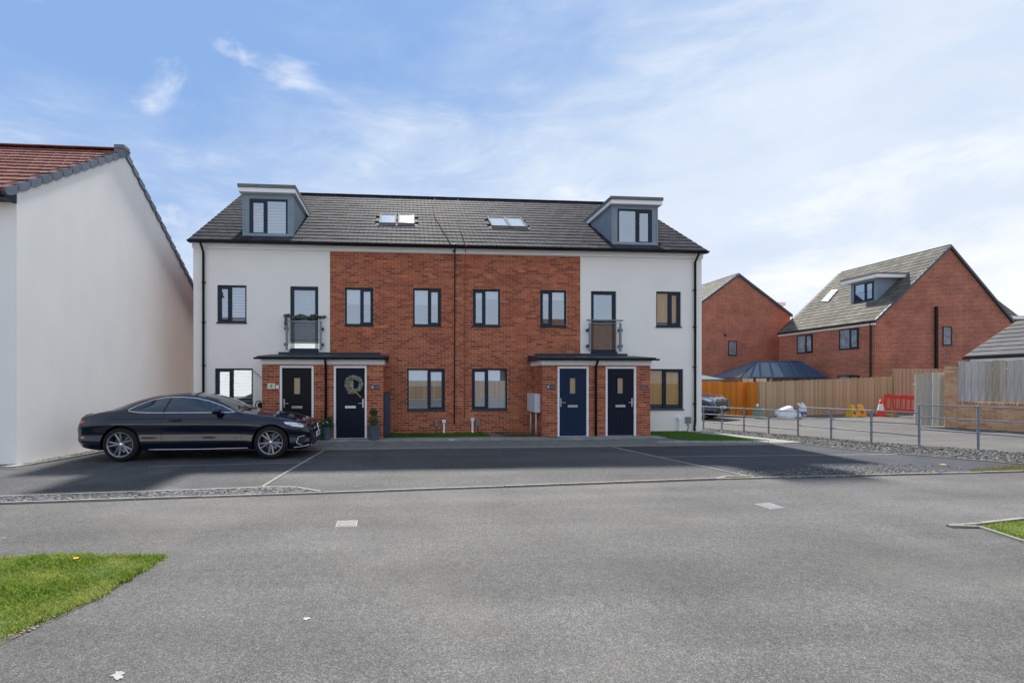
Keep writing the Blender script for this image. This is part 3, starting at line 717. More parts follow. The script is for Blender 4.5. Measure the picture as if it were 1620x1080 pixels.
def window(parent, fr, a0, a1, z0, z1, sash='R', cover=None, sill=True, split=None, rec=.045, fm=None, label=None, room=.25, depth=1.6):
    fm = fm or M_anth; W = .052
    split = split if split is not None else ((.56 if sash == 'R' else .44) if sash in 'LR' else None)
    mb = MB(); ring(mb, fr, a0, a1, z0, z1, W, -rec-.05, -rec)
    panes = []
    if split:
        am = a0 + (a1 - a0) * split
        fbox(mb, fr, am-.028, am+.028, z0+W, z1-W, -rec-.05, -rec)
        panes = [(a0+W, am-.028), (am+.028, a1-W)]
    else: panes = [(a0+W, a1-W)]
    w = part('window', mb, fm, parent, label=label)
    for i, (p0, p1) in enumerate(panes):
        q0, q1, r0, r1 = p0, p1, z0+W, z1-W
        if (sash == 'L' and i == 0) or (sash == 'R' and i == len(panes)-1) or sash == 'D':
            sb = MB(); ring(sb, fr, q0, q1, r0, r1, .05, -rec-.04, -rec+.012); part('sash', sb, fm, w)
            q0 += .05; q1 -= .05; r0 += .05; r1 -= .05
        g = MB(); g.quad(fr.p(q0, r0, -rec-.03), fr.p(q1, r0, -rec-.03), fr.p(q1, r1, -rec-.03), fr.p(q0, r1, -rec-.03))
        part('pane', g, M_glass_low if cover == 'ochre' else M_glass, w)
        if cover == 'shutter':
            n = max(4, int((r1 - r0) / .092)); st = (r1 - r0) / n; ww = q1 - q0 - .02
            me = MB().prism([(-ww/2,-.030,-.022),(-ww/2,-.026,-.027),(-ww/2,.030,.022),(-ww/2,.026,.027)], (ww,0,0)).mesh('slat', M_slat)
            ang = math.atan2(fr.u.y, fr.u.x)
            for k in range(n):
                inst('slat', me, fr.p((q0+q1)/2, r0 + (k+.5)*st, -rec-.10), w, (0, 0, ang))
    if cover in ('blind', 'blind_high'):
        f = .42 if cover == 'blind' else .25
        part('roller_blind', fbox(MB(), fr, a0+W, a1-W, z1 - (z1-z0)*f, z1-W, -rec-.12, -rec-.11), M_blind, w)
    if cover == 'drape':
        for q0, q1 in ((a0+W, a0+W+(a1-a0)*.30), (a1-W-(a1-a0)*.18, a1-W)):
            cb = MB(); n = 10
            P = [fr.p(q0+(q1-q0)*k/n, z0+W, -rec-.13+.015*(k % 2)) for k in range(n+1)]
            Q = [p + Vector((0,0,z1-z0-2*W)) for p in P]
            cb.add(P+Q, [(k,k+1,k+n+2,k+n+1) for k in range(n)]); part('reflection_sheet', cb, M_mirrored_ochre, w)
    if cover == 'ochre':  # added folded sheet behind the panes, coloured as the brown reflections in them
        cb = MB(); n = 26; q0, q1 = a0+W, a1-W
        P = [fr.p(q0+(q1-q0)*k/n, z0+W+.10, -rec-.065+.012*(k % 2)) for k in range(n+1)]
        Q = [p + Vector((0,0,z1-z0-2*W-.10)) for p in P]
        cb.add(P+Q, [(k,k+1,k+n+2,k+n+1) for k in range(n)]); part('reflection_sheet', cb, M_mirrored_ochre, w)
    if cover == 'sheer':
        cb = MB(); n = 14; q0, q1 = a0+W, a1-W
        P = [fr.p(q0+(q1-q0)*k/n, z0+W, -rec-.12+.012*(k % 2)) for k in range(n+1)]
        Q = [p + Vector((0,0,z1-z0-2*W)) for p in P]
        cb.add(P+Q, [(k,k+1,k+n+2,k+n+1) for k in range(n)]); part('net_curtain', cb, M_blind, w)
    if sill: part('sill', fbox(MB(), fr, a0-.02, a1+.02, z0-.035, z0-.001, -rec-.05, .035), fm, w)
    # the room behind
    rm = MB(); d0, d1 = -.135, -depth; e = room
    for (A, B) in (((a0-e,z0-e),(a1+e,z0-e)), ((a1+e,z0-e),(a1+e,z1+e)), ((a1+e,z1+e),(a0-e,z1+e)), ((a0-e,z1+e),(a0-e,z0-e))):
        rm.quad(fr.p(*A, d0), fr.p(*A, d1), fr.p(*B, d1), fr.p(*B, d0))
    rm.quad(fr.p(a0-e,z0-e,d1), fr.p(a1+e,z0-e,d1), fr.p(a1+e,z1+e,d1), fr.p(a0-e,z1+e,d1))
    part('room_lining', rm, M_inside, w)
    return w

def tile_mesh(w, l, m, th=.022):
    g = .004
    mb = MB(); x0, x1 = -w/2 + g, w/2 - g
    mb.add([(x0,0,0),(x1,0,0),(x1,l,0),(x0,l,0),(x0,0,th),(x1,0,th),(x1,l,th*.4),(x0,l,th*.4),(-.01,0,th),(.01,0,th),(.01,l,th*.4),(-.01,l,th*.4),(0,0,th*.65),(0,l,th*.1)],
           [(0,3,2,1),(0,4,7,3),(1,2,6,5),(4,8,11,7),(9,5,6,10),(8,12,13,11),(12,9,10,13),(0,1,5,9,12,8,4),(3,7,11,13,10,6,2)])
    return mb.mesh('roof_tile', m)

# ------------------------------------------------------------------ the terrace of four houses
FF = Frame((0, YF, 0), (1,0,0), (0,-1,0)); FP = Frame((0, YP, 0), (1,0,0), (0,-1,0))
X = lambda px, py=450, Y=YF: PY(px, py, Y).x
Z = lambda px, py, Y=YF: PY(px, py, Y).z
XL, XR = X(306), X(1110)
XB = [XL, (X(515.5)+X(522))/2, (X(720)), (X(918)+X(930))/2, XR]
xw1, xw2 = X(522), X(918)                          # where render meets brick
XB[1], XB[3] = xw1, xw2
ZE = 5.80                                          # top of wall under the fascia
ZG = (Z(306,386) + Z(1110,401)) / 2
RD = 4.55; OV = .22                                # run from wall to ridge, eaves overhang
ZR = (PY(700, 313.5, YF + RD).z)
SL = math.atan2(ZR - (ZG + .05), RD + OV); tS = math.tan(SL)
roofz = lambda y: ZR - tS * (YF + RD - y)
NR = Vector((0, -math.sin(SL), math.cos(SL)))
specs = [
    ('terraced_house', 'off-white rendered left end house of the terrace, with shutters, boxed dormer and black front door'),
    ('terraced_house', 'red brick mid-terrace house with a wreath on its black front door'),
    ('terraced_house', 'red brick mid-terrace house with a navy door and white meter box beside the porch'),
    ('terraced_house', 'off-white rendered right end house of the terrace, with glass balcony rail and plain dark door')]
houses = [thing(n, l, 'house', ((XB[i]+XB[i+1])/2, YF, 0), 0, 'four houses of the terrace') for i, (n, l) in enumerate(specs)]
HW = .90
def win_px(l, r, t, b):
    c = (l + r) / 2
    return X(l), X(r), Z(c, b), Z(c, t)
W = {0: [('L', 'shutter', win_px(343.5,390,451,510)), ('L', 'shutter', win_px(340,400,582.5,650))],
     1: [('R', 'blind', win_px(545.5,591,455,514.5)), ('R', 'blind', win_px(653.5,698,456,515)), ('R', 'blind', win_px(644,704,583,649))],
     2: [('L', 'blind_high', win_px(748,791.5,457.5,515.5)), ('L', 'blind_high', win_px(854.5,896.5,459,516.5)), ('L', 'sheer', win_px(746.5,803,583,648))],
     3: [('R', 'ochre', win_px(1038,1077.5,461,516.5)), ('R', 'ochre', win_px(1013,1081,583.5,647))]}
BD = {0: win_px(459,503.5,453,556), 3: win_px(935,975,460.5,558)}
PX0 = [X(415, 640, YP), X(606, 640, YP), X(858, 640, YP), X(1028.5, 640, YP)]    # outer edges of the two porches
ZPT = 2.12                                         # brick height of porch
DOORS = {0: (442.8, 496.2), 1: (528.2, 580.2), 2: (882, 931), 3: (958, 1006)}
mid1 = X(516, 640, YP); mid2 = X(941.5, 640, YP)
PR = {0: (PX0[0], mid1), 1: (mid1, PX0[1]), 2: (PX0[2], mid2), 3: (mid2, PX0[3])}
ZDT = Z(550, 578.8, YP)
for i, h in enumerate(houses):
    a0, a1 = XB[i], XB[i+1]
    holes = [w[2] for w in W[i]] + ([BD[i]] if i in BD else [])
    m = M_render if i in (0, 3) else M_mortar
    mb = wall_panel(FF, a0, a1, 0.0, ZE, holes, .13)
    if i == 0: mb.box(a0, a0+.1, YF+.0005, YF+2*RD, 0, ZE)
    if i == 3: mb.box(a1-.1, a1, YF+.0005, YF+2*RD, 0, ZE)
    part('wall', mb, m, h)
    if i in (0, 3):                                # gable triangles
        xg = a0 if i == 0 else a1 - .1
        part('gable', MB().prism([(xg, YF, ZE), (xg, YF+2*RD, ZE), (xg, YF+RD, ZR-.12)], (.1, 0, 0)), m, h)
        if i == 0:                                 # the side wall is brick
            fs = Frame((a0-.012, YF+.02, 0), (0,1,0), (-1,0,0))
            gm = wall_panel(fs, 0, 2*RD-.04, 0, ZE, [])
            part('side_wall', gm, mat('side_brick', (.27,.085,.045), .85, .25, var=.2, vscale=20, bump=.4), h)
    part('back_wall', MB().box(a0, a1, YF+2*RD, YF+2*RD+.1, 0, ZE), M_render, h)
    # roof deck and tiles
    ra0 = a0 - (.05 if i == 0 else 0); ra1 = a1 + (.05 if i == 3 else 0)
    y0 = YF - OV
    rm = MB().prism([(ra0, y0, roofz(y0)-.10), (ra0, y0, roofz(y0)-.02), (ra0, YF+RD, ZR-.02), (ra0, YF+2*RD+OV, roofz(y0)-.02), (ra0, YF+2*RD+OV, roofz(y0)-.10), (ra0, YF+RD, ZR-.10)], (ra1-ra0, 0, 0))
    roof = part('roof', rm, M_tile_dark, h)
    h['_r'] = 0; del h['_r']
    houses[i]['tmp'] = 0; del houses[i]['tmp']
    if i == 0: roofs = []
    roofs.append(roof)
TW, TLen = .300, .32
Lslope = (RD + OV) / math.cos(SL); nrow = int(Lslope / TLen); TLen = Lslope / nrow
tme = tile_mesh(TW, TLen + .06, M_tile)
# dormers and rooflights
DYF = YF + .16
def dormer(h, pl, pr, pt_roof, pb, wl_, wr_, wt, wb, sash, cover):
    x0, x1 = X(pl, 340, DYF), X(pr, 340, DYF); zt = Z((pl+pr)/2, pt_roof, DYF); zb = roofz(DYF) + .02
    fr = Frame((0, DYF, 0), (1,0,0), (0,-1,0))
    wx0, wx1 = X(wl_, 340, DYF), X(wr_, 340, DYF); c = (wl_+wr_)/2; wz0, wz1 = Z(c, wb, DYF), Z(c, wt, DYF)
    mb = wall_panel(fr, x0, x1, zb, zt, [(wx0, wx1, wz0, wz1)], .1)
    yb = (YF + RD) - (ZR - zt) / tS
    for xx, s in ((x0, .001), (x1, -.001)):
        mb.add([(xx, DYF, zb), (xx, yb, zt), (xx, DYF, zt)], [(0,1,2)])
    d = part('dormer', mb, M_dormer, h)
    for xx in (x0-.012, x1-.038):
        part('corner_trim', MB().box(xx, xx+.05, DYF-.012, DYF+.03, zb, zt-.001), M_dormer, d)
    window(d, fr, wx0, wx1, wz0, wz1, sash, cover, rec=-.005, room=.04, depth=.9)
    e = .11
    part('dormer_fascia', MB().box(x0-e+.02, x1+e-.02, DYF-.14, yb+.22, zt, zt+.13), M_white, d)
    rb = MB().box(x0-e, x1+e, DYF-.17, yb+.40, zt+.1305, zt+.23); part('dormer_roof', rb, M_lead, d)
    # pieces of lead flashing down the cheek
    part('flashing', MB().prism([(x0, DYF-.03, zb-.04), (x1, DYF-.03, zb-.04), (x1, DYF-.01, zb+.05), (x0, DYF-.01, zb+.05)], (0, -.012, 0)), M_dormer, d)
    return x0, x1, yb
dz = [dormer(houses[0], 384.5, 464, 307, 384, 394.5, 455, 315, 373.5, 'L', 'shutter'),
      dormer(houses[3], 968, 1040, 325.5, 395, 977, 1031.5, 331, 387, 'R', None)]
RP = Vector((0, YF+RD, ZR))
def on_roof(px, py, off=0.0): return PP(px, py, RP + NR*off, NR)
lights = []
def rooflight(h, l, r, t, b):
    p0 = on_roof((l+r)/2, b); p1 = on_roof((l+r)/2, t)
    x0, x1 = on_roof(l, (t+b)/2).x, on_roof(r, (t+b)/2).x
    d = Vector((0, math.cos(SL), math.sin(SL))); o = Vector((x0, p0.y, p0.z)); ln = (p1-p0).dot(d); w = x1-x0
    P = lambda a, s, k: o + Vector((a, 0, 0)) + d*s + NR*k
    def bx(mb, a0, a1, s0, s1, k0, k1):
        q = [P(a, s, k) for k in (k0, k1) for (a, s) in ((a0,s0),(a1,s0),(a1,s1),(a0,s1))]
        mb.add(q, [(0,3,2,1),(4,5,6,7),(0,1,5,4),(1,2,6,5),(2,3,7,6),(3,0,4,7)]); return mb
    mb = MB(); f = .05
    bx(mb, 0, w, 0, f, 0, .07); bx(mb, 0, w, ln-f, ln, 0, .07); bx(mb, 0, f, f, ln-f, 0, .07); bx(mb, w-f, w, f, ln-f, 0, .07)
    s_ = part('roof_window', mb, mat('roof_window_frame', (.14,.14,.135), .8, .1), h)
    part('pane', bx(MB(), f, w-f, f, ln-f, .045, .05), mat('roof_window_glass', (.50,.55,.60), .1, .4), s_)
    part('flashing', bx(MB(), -.08, w+.08, -.14, 0, .012, .030), M_lead, s_)
    lights.append((x0-.02, x1+.02, p0.y-.02, p1.y+.02))
rooflight(houses[1], 600.5, 627, 341, 355.5); rooflight(houses[1], 629.5, 656, 341, 356)
rooflight(houses[2], 774, 802, 346, 360); rooflight(houses[2], 802.5, 829, 346.5, 361)
x = XL - .05
ncol = int(round((XR - XL + .10) / TW)); tw = (XR - XL + .10) / ncol
tme = tile_mesh(tw, TLen + .06, M_tile)
for r_ in range(nrow):
    y = YF - OV + (r_ * TLen) * math.cos(SL); z = roofz(y)
    for c in range(ncol + (r_ % 2)):
        xc = XL - .05 + (c + .5 - .5 * (r_ % 2)) * tw
        sx = 1
        if r_ % 2 and c == 0: xc = XL - .05 + .25 * tw; sx = .5
        if r_ % 2 and c == ncol: xc = XR + .05 - .25 * tw; sx = .5
        if any(d[0]-.02 < xc < d[1]+.02 and DYF-.1 < y+.1 < d[2] for d in dz): continue
        if any(l[0] < xc < l[1] and l[2] < y+.12 < l[3] for l in lights): continue
        i = max(k for k in range(4) if xc >= XB[k] or k == 0)
        inst('roof_tile', tme, (xc, y, z + random.uniform(0, .003)), roofs[i], (SL - .012 + random.uniform(-.004, .004), 0, random.uniform(-.003, .003)), (sx, 1, 1))
# ridge tiles
rt = MB()
n = 7
for k in range(n): pass
rp = [(math.cos(math.pi*k/6)*.13, math.sin(math.pi*k/6)*.060) for k in range(7)]
rme = MB().prism([(-.222, a, b) for a, b in rp], (.444, 0, 0)).mesh('ridge_tile', M_tile)
nn = int(round((XR-XL+.1)/.45)); st = (XR-XL+.1)/nn
for k in range(nn):
    xc = XL-.05+(k+.5)*st; i = max([q for q in range(4) if xc >= XB[q]] or [0])
    inst('ridge_tile', rme, (xc, YF+RD, ZR-.02+random.uniform(0,.004)), roofs[i])

# verges, fascia, gutters, pipes, windows, porches
for i, h in enumerate(houses):
    a0, a1 = XB[i], XB[i+1]
    ra0 = a0 - (.05 if i == 0 else 0); ra1 = a1 + (.05 if i == 3 else 0)
    zf1 = roofz(YF-OV) - .09
    ft = Z(700, 398); 
    part('fascia', MB().box(a0 - (.02 if i == 0 else 0), a1 + (.02 if i == 3 else 0), YF-.05, YF-.004, ZE-.16, zf1+.06), M_white, h)
    part('soffit', MB().box(ra0, ra1, YF-OV+.03, YF-.051, zf1+.02, zf1+.04), M_white, h)
    # half-round gutter
    gy, gz = YF-OV-.055, roofz(YF-OV) - .03
    pr_ = [(math.cos(t)*.058, math.sin(t)*.058) for t in [math.pi + math.pi*k/8 for k in range(9)]]
    outer = [(ra0, gy+a, gz+b) for a, b in pr_] + [(ra0, gy+a*.86, gz+b*.86+.002) for a, b in reversed(pr_)]
    g = part('gutter', MB().prism(outer, (ra1-ra0, 0, 0)), M_blackp, h)
    nb = 8
    for k in range(nb):
        xx = ra0 + (k+.5)*(ra1-ra0)/nb
        part('gutter_bracket', MB().prism([(xx, gy+a*1.12, gz+b*1.12) for a, b in pr_], (.03, 0, 0)), M_blackp, g)
    for (s_, cv_, (b0, b1, c0, c1)) in W[i]:
        window(h, FF, b0, b1, c0, c1, s_, cv_)
    if i == 0:
        part('downpipe', MB().tube([(X(323), gy, gz-.05), (X(323), YF-.06, gz-.30), (X(323), YF-.06, .05)], .036, 10), M_blackp, h, smooth=True)
        xs_ = X(323)
    if i == 3:
        xs_ = X(1098)
        part('downpipe', MB().tube([(xs_, gy, gz-.05), (xs_, YF-.06, gz-.30), (xs_, YF-.06, .35), (xs_-.04, YF-.08, .12), (xs_-.04, YF-.10, .03)], .036, 10), M_blackp, h, smooth=True)
    if i in (0, 3):
        for zz in (.9, 2.1, 3.4, 4.6):
            part('pipe_clip', MB().box(xs_-.055, xs_+.055, YF-.06, YF-.001, zz, zz+.03), M_blackp, h)
# tall balcony doors with their glass guards
def balcony(i, l, r, posts, label, gy):
    h = houses[i]; b0, b1, c0, c1 = BD[i]
    door = window(h, FF, b0, b1, c0, c1, 'D', None, sill=False, split=0, label='tall glazed balcony door')
    door.name = 'balcony_door'
    part('threshold', fbox(MB(), FF, b0-.01, b1+.01, c0-.03, c0+.05, -.05, .06), M_anth, door)
    if i == 0:
        ww = b1-b0-.22; me = MB().prism([(-ww/2,-.028,-.014),(-ww/2,-.024,-.018),(-ww/2,.028,.014),(-ww/2,.024,.018)], (ww,0,0)).mesh('slat', M_slat)
        n = 24
        for k in range(n): inst('slat', me, FF.p((b0+b1)/2, c0+.12+(k+.5)*(c1-c0-.22)/n, -.15), door)
    xa, xb = X(posts[0], 530, YF-.14), X(posts[1], 530, YF-.14); zt = Z((l+r)/2, posts[2], YF-.14); zb = Z((l+r)/2, posts[3], YF-.14); zr = Z((l+r)/2, gy, YF-.14)
    bal = part('balcony_guard', MB().tube([(X(l,506,YF-.14), YF-.14, zr), (X(r,506,YF-.14), YF-.14, zr)], .022, 10), M_galv, h, smooth=True, label='glass guard across the balcony door')
    for xx in (xa, xb):
        part('post', MB().box(xx-.028, xx+.028, YF-.165, YF-.115, zb, zt), M_galv, bal)
        part('post', MB().tube([(xx, YF-.14, zt), (xx, YF-.14, zr-.01)], .008, 8), M_galv, bal)
        for zz in (zb+.16, zt-.22):
            part('bracket', MB().box(xx-.07 if xx == xa else xx-.02, xx+.02 if xx == xa else xx+.07, YF-.15, YF-.002, zz-.03, zz+.05), M_anth, bal)
    part('glass_panel', MB().quad((xa+.035, YF-.14, zb+.05), (xb-.035, YF-.14, zb+.05), (xb-.035, YF-.14, zt), (xa+.035, YF-.14, zt)), M_glass_clear, bal)
    part('rail', MB().box(xa+.03, xb-.03, YF-.152, YF-.128, zt, zt+.02), M_galv, bal)
    return bal
balcony(0, 449, 512, (453.5, 507.5, 508.5, 553.5), '', 501.5)
balcony(3, 928, 985.5, (933, 981.5, 511.5, 555.5), '', 506.5)
# garland lying along the left balcony rail
gz_ = Z(480, 501.5, YF-.14) ; gb = MB()
for k in range(60):
    t = k/59; xx = X(450 + t*64, 502, YF-.15); leaves(gb, (xx, YF-.15, gz_ + .02 + .03*math.sin(t*19)), (.05, .05, .045), 12, .035)
for k in range(14):
    leaves(gb, (X(452,502,YF-.15), YF-.16, gz_ - .02 - k*.018), (.045, .04, .03), 9, .03)
tag(part('garland', gb, mat('garland_leaf', (.05,.085,.04), .6, .3, col2=[(.10,.15,.07),(.03,.06,.025),(.42,.44,.38)]), fix=False), 'leafy green garland draped over the left balcony rail', 'garland')

# brickwork of facade and porches
for i, h in enumerate(houses):
    a0, a1 = XB[i], XB[i+1]; p0, p1 = PR[i]; d0, d1 = X(DOORS[i][0], 640, YP), X(DOORS[i][1], 640, YP)
    dh = (d0, d1, 0.0, ZDT)
    por = part('porch', wall_panel(FP, p0, p1, 0.0, ZPT, [dh], .12), M_mortar, h)
    regs = [(FP, p0, p1, .004, ZPT, [dh])]
    if i in (0, 1, 2, 3):
        if i in (0, 2): fs = Frame((p0, YF-.002, 0), (0,-1,0), (-1,0,0)); sx_ = p0
        else: fs = Frame((p1, YP, 0), (0,1,0), (1,0,0)); sx_ = p1
        part('porch_side', wall_panel(fs, 0, YF-YP-.002, 0, ZPT, []), M_mortar, h)
        regs.append((fs, 0, YF-YP-.003, .004, ZPT, []))
    if i in (1, 2):
        holes = [(w[2][0], w[2][1], w[2][2]-.037, w[2][3]) for w in W[i]] + [(p0+.01, p1-.01, 0, ZPT+.25)]
        regs.append((FF, a0+.004, a1 - (.004 if i == 2 else 0), .004, ZE-.165, holes))
    if i == 3: regs.append((FF, XB[3]-.0, PR[3][0]+.0, .0, .001, []))
    lay_bricks(h, [r for r in regs if r[4]-r[3] > .05], M_brick)
    # white frame, door leaf
    zt = ZDT; fw = .055
    df = MB(); fbox(df, FP, d0, d1, zt-fw, zt, -.07, .012); fbox(df, FP, d0, d0+fw, 0.03, zt-fw, -.07, .012); fbox(df, FP, d1-fw, d1, 0.03, zt-fw, -.07, .012); fbox(df, FP, d0, d1, 0.0, .03, -.07, .03)
    lm = M_navy_door if i == 2 else (mat('dark_blue_door', (.006,.011,.026), .5, .2) if i in (1, 3) else M_black_door)
    door = part('front_door', df, M_white, h, label=['black front door', 'black front door with a wreath', 'navy blue front door', 'dark blue front door'][i])
    lf0, lf1, lz0, lz1 = d0+fw+.004, d1-fw-.004, .034, zt-fw-.004
    gx = (lf0+lf1)/2; gz0, gz1 = Z(470, 623, YP), Z(470, 597.5, YP)
    leaf = MB(); n = 6; wv = (lf1-lf0-.22)/n
    hole = (gx-.085, gx+.085, gz0, gz1) if i != 1 else (gx-.085, gx+.085, gz0, gz1)
    fd = Frame((0, YP+.035, 0), (1,0,0), (0,-1,0))
    mb = wall_panel(fd, lf0, lf1, lz0, lz1, [hole], .03)
    lo = part('door_leaf', mb, lm, door)
    for k in range(n):                              # tongue and groove boards
        b0 = lf0+.11+k*wv+.004; b1 = b0+wv-.008
        hx = []
        for zz0, zz1 in ((lz0+.18, lz1-.12),):
            if b1 > hole[0]-.02 and b0 < hole[1]+.02:
                fbox(MB(), fd, b0, b1, zz0, hole[2]-.03, 0, .006)
                bb = MB(); fbox(bb, fd, b0, b1, zz0, hole[2]-.03, 0, .006); fbox(bb, fd, b0, b1, hole[3]+.03, zz1, 0, .006)
            else: bb = MB(); fbox(bb, fd, b0, b1, zz0, zz1, 0, .006)
            part('board', bb, lm, door)
    gm = MB(); ring(gm, fd, hole[0]-.02, hole[1]+.02, hole[2]-.02, hole[3]+.02, .02, 0, .012); part('glazing_bead', gm, lm, door)
    part('pane', fbox(MB(), fd, hole[0], hole[1], hole[2], hole[3], -.02, -.012), M_frost, door)
    lz = Z(470, 644, YP); part('letter_plate', fbox(MB(), fd, gx-.15, gx+.15, lz-.035, lz+.035, 0, .018), M_steel, door)
    part('letter_flap', fbox(MB(), fd, gx-.13, gx+.13, lz-.022, lz+.022, .018, .023), M_steel, door)
    hx = lf0+.05 if i in (0, 2) else lf1-.05; sg_ = 1 if i in (0, 2) else -1
    hb = MB(); fbox(hb, fd, hx-.018, hx+.018, Z(470,645,YP), Z(470,631,YP), 0, .012)
    hz = Z(470, 638, YP); hb.tube([fd.p(hx, hz, .01), fd.p(hx, hz, .05), fd.p(hx+sg_*.02, hz, .055), fd.p(hx+sg_*.13, hz-.004, .05)], .010, 8)
    part('door_handle', hb, M_steel, door)
    # canopy half
    ex0, ex1 = p0 - (.12 if i in (0, 2) else 0), p1 + (.12 if i in (1, 3) else 0)
    part('porch_fascia', MB().box(p0 - (.03 if i in (0,2) else 0), p1 + (.03 if i in (1,3) else 0), YP-.03, YF-.003, ZPT+.001, ZPT+.14), M_white, h)
    c0 = ZPT+.1405
    can = part('porch_canopy', MB().prism([(ex0, YP-.13, c0), (ex0, YP-.13, c0+.075), (ex0, YF-.003, c0+.20), (ex0, YF-.003, c0)], (ex1-ex0, 0, 0)), M_canopy, h)
    part('upstand', MB().box(ex0+(.25 if i in (0,2) else 0), ex1-(.25 if i in (1,3) else 0), YF-.05, YF-.0035, c0+.19, c0+.27), M_canopy, can)
    gy, gz = YP-.185, c0+.035
    pr_ = [(math.cos(t)*.05, math.sin(t)*.05) for t in [math.pi + math.pi*k/8 for k in range(9)]]
    g0 = ex0 - (.05 if i in (0, 2) else 0); g1 = ex1 + (.05 if i in (1, 3) else 0)
    outer = [(g0, gy+a, gz+b) for a, b in pr_] + [(g0, gy+a*.86, gz+b*.86+.002) for a, b in reversed(pr_)]
    gg = part('porch_gutter', MB().prism(outer, (g1-g0, 0, 0)), M_blackp, h)
    for k in range(4):
        xx = g0 + (k+.5)*(g1-g0)/4
        part('gutter_bracket', MB().prism([(xx, gy+a*1.14, gz+b*1.14) for a, b in pr_], (.03, 0, 0)), M_blackp, gg)
for hi, xx in ((0, mid1), (3, mid2)):
    part('downpipe', MB().tube([(xx, YP-.18, ZPT+.13), (xx, YP-.16, ZPT+.06), (xx, YP-.055, ZPT-.06), (xx, YP-.055, .03)], .034, 10), M_blackp, houses[hi], smooth=True)
# small things fixed to the walls (parts of their house)
def plaque(h, l, r, t, b, m, txt, tm, size, dx=0, extra=None, lab=None, thick=.012):
    x0, x1, z0, z1 = X(l, 612, YP), X(r, 612, YP), Z((l+r)/2, b, YP), Z((l+r)/2, t, YP)
    p = part('number_plaque', fbox(MB(), FP, x0, x1, z0, z1, .009, .009+thick), m, h, label=lab)
    me = text_mesh(txt, size, tm); inst('digit', me, ((x0+x1)/2+dx, YP-.0105-thick, (z0+z1)/2), p, (R(90), 0, 0))
    if extra:
        me = text_mesh(extra[0], extra[1], tm); inst('lettering', me, ((x0+x1)/2+extra[2], YP-.0105-thick, (z0+z1)/2), p, (R(90), 0, 0))
plaque(houses[0], 423.5, 435.5, 606, 615, mat('cream_plaque', (.70,.70,.60), .5, .4), '8', M_ink, .13, lab='cream number plaque')
plaque(houses[1], 587, 600.5, 608.7, 615.3, M_slate, '6', M_plate, .12, -.075, ('\u2013\u2013', .06, .05), lab='slate number plaque')
plaque(houses[2], 864, 877.5, 608.7, 615.3, M_slate, '4', M_plate, .12, -.075, ('\u2013\u2013', .06, .05), lab='slate number plaque')
plaque(houses[3], 1012, 1024, 609, 613, M_slate, '\u2013\u2013\u2013', M_plate, .06, lab='thin slate name plaque')
part('door_bell', fbox(MB(), FP, X(437,612,YP), X(441,612,YP), Z(439,614.5,YP), Z(439,609,YP), .009, .03), M_white, houses[0])
# waste pipes and small boxes
def waste(h, px, top, bot, side):
    x = X(px, 680); zt = Z(px, top); mb = MB().tube([(x, YF-.06, zt), (x, YF-.06, .10), (x, YF-.10, .03)], .034, 12)
    mb.box(x-.055, x+.055, YF-.115, YF-.012, zt-.06, zt+.03)
    part('waste_pipe', mb, M_white, h)
def wallbox(h, l, r, t, b, m, cable=True):
    c = (l+r)/2; mb = fbox(MB(), FF, X(l,670), X(r,670), Z(c,b), Z(c,t), .009, .07); part('socket_box', mb, m, h)
    if cable: part('cable', MB().tube([(X(c,675), YF-.02, Z(c,b)), (X(c,675)+.01, YF-.03, Z(c,b)-.15), (X(c,675)-.02, YF-.03, .02)], .008, 6), M_blackp, h)
waste(houses[1], 702, 665, 690, 0); waste(houses[2], 747, 662, 690, 0); waste(houses[3], 1073, 661, 687, 0)
M_boxgrey = mat('grey_box', (.20,.20,.21), .5, .4)
wallbox(houses[1], 687.5, 692.5, 664, 674, M_boxgrey); wallbox(houses[2], 752.5, 759, 662.5, 672.5, M_boxgrey); wallbox(houses[3], 1084, 1091.5, 659, 669, M_boxgrey)
# white twin meter box on legs beside the right porch; navy one beside the left porch
def meterbox(h, xs, sgn, z0, z1, m, legs, y0, y1, lab):
    a, b = sorted((xs, xs + sgn*.16))
    mb = MB().box(a+.01*(sgn > 0)*0 + (.010 if sgn > 0 else 0), b - (.010 if sgn < 0 else 0), y0, y1, z0, z1)
    o = part('meter_box', mb, m, h, label=lab); ym = (y0+y1)/2
    fx = xs + sgn*.16
    for q0, q1 in ((y0+.01, ym-.008), (ym+.008, y1-.01)):
        part('door_panel', MB().box(min(fx, fx+sgn*.012), max(fx, fx+sgn*.012), q0, q1, z0+.02, z1-.02), m, o)
    if legs:
        for yy in (y0+.12, y1-.18): part('conduit', MB().tube([(fx-sgn*.06, yy, 0.0), (fx-sgn*.06, yy, z0)], .022, 8), m, o, smooth=True)
meterbox(houses[2], PX0[2], -1, Z(843,652,YP+.3), Z(843,622.5,YP+.3), mat('white_meter_box', (.62,.66,.70), .45, .4), True, YP+.18, YF-.12, 'white meter box on two conduits')
meterbox(houses[1], PX0[1], 1, .05, Z(608,622,YP+.2), mat('navy_box', (.03,.045,.085), .5, .4), False, YP+.12, YF-.3, 'tall dark blue meter box')
